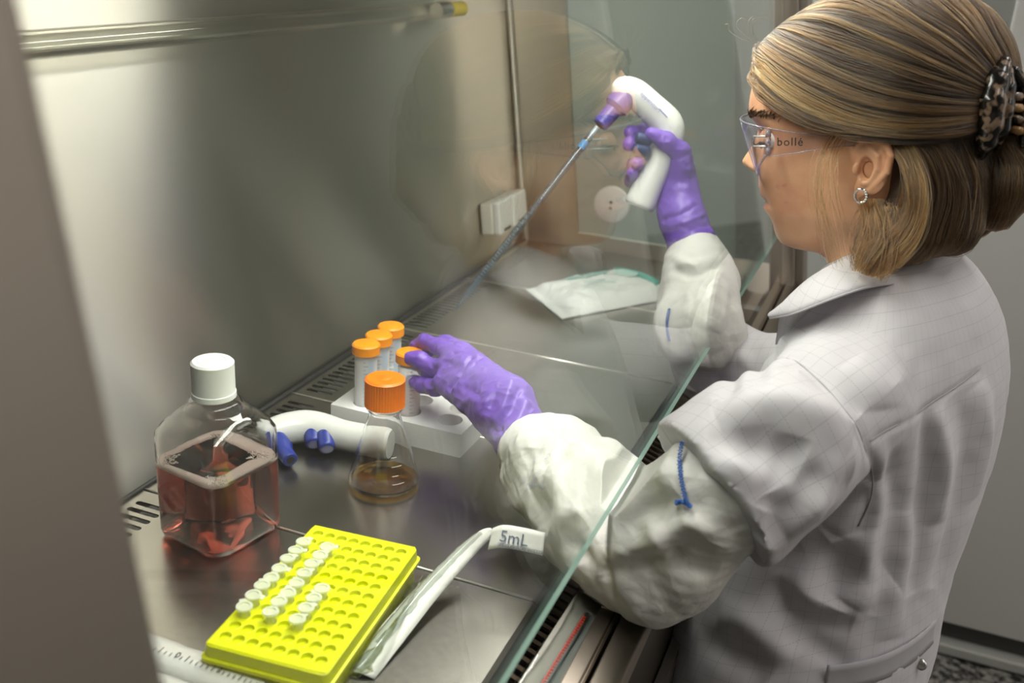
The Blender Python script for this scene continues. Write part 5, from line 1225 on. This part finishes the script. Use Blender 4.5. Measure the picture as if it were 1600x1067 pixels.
# ------------------------------------------------------------------ claw clip
M_tort = mat('tortoiseshell_plastic', '1d1512', .2); noise_color(M_tort, 120, '0e0a08', '75604f', .50, .60, detail=1)
clip = thing('hair_clip', 'dark tortoiseshell claw clip holding the hair at the back', 'hair clip', tuple(HP(-.118,.045,0)))
CB = np.array(HP(-.118,.045,0))
def jaw(pts, rr, name, h=.0022):
    f = lambda P: chain(P, pts, rr, .004); lo, hi = bounds(pts, .03); V2, Q2 = snets(f, lo, hi, h); qmesh(name, relax(V2, Q2, 2)-CB, Q2, M_tort, clip)
def onhair(px, py, off=.006):
    q = tr3(f_hair, [(px, py)])[0]; return q+(CPOS-q)/np.linalg.norm(CPOS-q)*off
j1 = [onhair(*p) for p in ((1568,100),(1558,126),(1551,158),(1547,192),(1541,222),(1533,244))]
jaw(j1, [.0075,.0105,.0120,.0112,.0090,.0045], 'jaw'); jaw([onhair(*p, .008) for p in ((1574,110),(1572,138),(1568,168),(1564,200),(1556,230))], [.0055,.0080,.0090,.0080,.0040], 'jaw_wing')
j2 = [onhair(*p, .004) for p in ((1584,112),(1598,136),(1606,165),(1606,200),(1598,226))]; jaw(j2, [.006,.009,.010,.008,.004], 'jaw')
M_tan = mat('amber_clip_plastic', '9a7448', .25)
for a in range(4):
    p = onhair(1576+a*1.5,150+a*17,.008); q = onhair(1598,152+a*19,.006); MB().tube([np.array(p)-CB, (np.array(p)+q)/2-CB+HF*-.003, np.array(q)-CB], [.0035,.0042,.0022], 10).build('tooth', M_tan if a % 2 else M_tort, clip, smooth=True)
# hoop earring
hoop = thing('hoop_earring', 'small silver hoop earring in the visible ear lobe', 'earring', tuple(at(1345,306,.968)))
hb0 = np.array(at(1345,306,.968)); ang = np.linspace(0, 2*math.pi, 29)[:-1]
hp_ = [HF*(.0056*math.cos(a))+HU*(.0066*math.sin(a))-HR_*.0015*math.sin(a) for a in ang]
MB().tube(hp_+[hp_[0]], .0014, 10, caps=False).build('hoop', mat('silver', 'd8d6d2', .18, 1.), hoop, smooth=True)
for k in range(6):
    a = math.radians(120+k*22); p = HF*(.0056*math.cos(a))+HU*(.0066*math.sin(a))-HR_*.0018; MB().lathe([(0,-.001),(.0013,-.0003),(.0013,.0003),(0,.001)], 8).build('stone', mat('clear_stone', 'f4f4f4', .05, .3), hoop, loc=Vector(p))
# ------------------------------------------------------------------ safety glasses
M_lens = pane_mat('clear_polycarbonate', 'f8f7fb', 1.5); M_rim = mat('clear_rim_plastic', 'c9c6d6', .12, 0, Transmission_Weight=.75, IOR=1.35)
sg_ = thing('safety_glasses', 'clear wraparound safety glasses on the face', 'safety glasses', tuple(HP(.13,.02,0))); GB = np.array(HP(.13,.02,0))
def gp(s):                                                          # wrap curve: s in [-1, 1], -1 = near hinge; returns forward and lateral
    a = s*1.25; return .070+.064*math.cos(a)**.9 if abs(a) < 1.5 else .07, .0705*math.sin(a)/math.sin(1.25)
NS = 41; top_, bot_ = [], []; LV, LF = [], []
for i in range(NS):
    s = -1+2*i/(NS-1); f, l = gp(s); ut = .0435-.005*abs(s)**2; ub = -.0075-.0065*math.exp(-((abs(s)-.42)/.22)**2)+.026*math.exp(-(s/.13)**2)+.050*max(0, abs(s)-.60)**1.0
    nrow = 7
    for j in range(nrow):
        g = j/(nrow-1); u = ut*(1-g)+ub*g; LV.append(HP(f-.004*(g-.3)**2-.30*(ut-u)*(1-.6*abs(s)**3), u, l)-GB)
    top_.append(LV[-nrow]); bot_.append(LV[-1])
for i in range(NS-1):
    for j in range(nrow-1): a = i*nrow+j; LF.append((a, a+1, a+nrow+1, a+nrow))
thick(mesh('lens', LV, LF, M_lens, sg_, True), .0018)
MB().tube(top_, .0011, 8).build('lens_top_edge', M_rim, sg_, smooth=True); MB().tube(bot_, .0011, 8).build('lens_bottom_edge', M_rim, sg_, smooth=True)
for sg in (-1, 1):
    tf_ = [(.0915,.0392,.0120),(.082,.0375,.0110),(.064,.0345,.0135),(.046,.0325,.0165),(.028,.0310,.0195),(.010,.030,.0215),(-.008,.0285,.0220)]
    TV, TF = [], []; 
    for (f, ut, ub) in tf_:
        lt = .0720+.0025*math.sin((.09-f)*20)
        for (a, b2) in ((ut, 0), (ub, 0), (ub, -.0022), (ut, -.0022)): TV.append(HP(f, a, sg*(lt+b2))-GB)
    n = len(tf_)
    for i in range(n-1):
        for j in range(4): TF.append((i*4+j, i*4+(j+1)%4, (i+1)*4+(j+1)%4, (i+1)*4+j))
    TF += [(3,2,1,0), tuple((n-1)*4+k for k in range(4))]
    tm = mesh('temple', TV, TF, M_lens, sg_, False)
    MB().tube([HP(f, ut, sg*.0732)-GB for f, ut, ub in tf_], .0007, 6).build('temple_edge', M_rim, tm, smooth=True)
    MB().tube([HP(f, ub, sg*.0732)-GB for f, ut, ub in tf_], .0006, 6).build('temple_edge', M_rim, tm, smooth=True)
    hg = MB()
    for k in range(3): hg.tube([HP(.0865,.0130+.0085*k,sg*.0738)-GB, HP(.0865,.0195+.0085*k,sg*.0738)-GB], .0026, 10)
    hg.build('hinge', M_rim, sg_, smooth=True)
    for k in range(2): MB().tube([HP(.088,.0205+.010*k,sg*.0736)-GB, HP(.104,.0195+.010*k,sg*.0640)-GB], [.0013,.0009], 8).build('hinge_rib', mat('hinge_metal', 'c8c6c6', .25, .3), sg_, smooth=True)
text_obj('lettering', 'bollé', .0115, M_ink, sg_, Vector(HP(.0775,.0215,-.0748)-GB), frame_rot(-HF, HU), .0002, 1.15)
# ------------------------------------------------------------------ trousers, shoes and the stool
M_trs = mat('navy_trousers', '23283a', .85)
hipL, hipR = C4+np.array([0,0,-.06])-LATR*.09, C4+np.array([0,0,-.06])+LATR*.09
knL, knR = hipL+FWD*.36+np.array([-.05,-.10,.01]), hipR+FWD*.33+np.array([.05,-.10,0])
knL[1] = min(knL[1], .045); knR[1] = min(knR[1], .045)
ftL, ftR = np.array([knL[0], knL[1]-.04, -.70]), np.array([knR[0], knR[1]-.04, -.70])
f_tr = lambda P: smin(smin(chain(P, [hipL, knL, ftL], [.095,.072,.055], .03), chain(P, [hipR, knR, ftR], [.095,.072,.055], .03), .02), ellip(P, C4+np.array([0,0,-.05]), (.16,.12,.10), RT), .03)
lo, hi = bounds([hipL,hipR,knL,knR,ftL,ftR], .12); V_, Q_ = snets(f_tr, lo, hi, .009); qmesh('trousers', relax(V_, Q_, 2)-PB, Q_, M_trs, person)
for ft in (ftL, ftR):
    f_sh = lambda P: np.maximum(chain(P, [ft+np.array([0,-.02,-.035]), ft+np.array([0,.07,-.045])], [.042,.034], .01), -(P[...,2]+.778))
    lo, hi = bounds([ft], .13); lo[2] = -.80; V_, Q_ = snets(f_sh, lo, hi, .007); qmesh('shoe', V_-PB, Q_, mat('white_shoe', 'd5d3cf', .6), person)
f_sk = lambda P: np.maximum(smin(chain(P, [hipL, on_line(hipL, knL, .8)], [.108,.090], .03), chain(P, [hipR, on_line(hipR, knR, .8)], [.108,.090], .03), .05), -(P[...,2]-(C4[2]-.10)))
lo, hi = bounds([hipL,hipR,knL,knR], .13); V_, Q_ = snets(f_sk, lo, hi, .007); V_ = relax(V_, Q_, 2); N_ = vnormals(V_, Q_); sk = qmesh('coat_skirt', V_+N_*(.004*vnoise(V_, 25))[:,None]-PB, Q_, M_coat, coat)
uvq = V_[Q_]; uvl = sk.data.uv_layers.new(name='UVMap'); uvl.data.foreach_set('uv', np.stack([uvq[...,0], uvq[...,1]*.8+uvq[...,2]*.6], -1).astype(np.float32).ravel())
stx, sty = C4[0], C4[1]; zs = C4[2]-.153
st = thing('lab_stool', 'black round lab stool under the seated person', 'stool', (stx, sty, -.78)); zz = zs+.78-.005
MB().lathe([(0,zz-.05),(.17,zz-.05),(.185,zz-.035),(.185,zz-.012),(.17,zz),(0,zz)], 40).build('seat', mat('black_vinyl', '1c1c1e', .45), st, smooth=True, sharp=40)
MB().lathe([(.024,.06),(.024,zz-.05)], 20).build('post', M_alu, st, smooth=True)
for k in range(5):
    a = 2*math.pi*k/5; MB().tube([(0,0,.075),(.19*math.cos(a),.19*math.sin(a),.045)], [.022,.014], 12).build('foot', M_alu, st, smooth=True)
    MB().lathe([(0,0),(.018,.004),(.022,.02),(.018,.036),(0,.04)], 16).build('glide', M_rub, st, smooth=True, loc=(.19*math.cos(a),.19*math.sin(a),0))
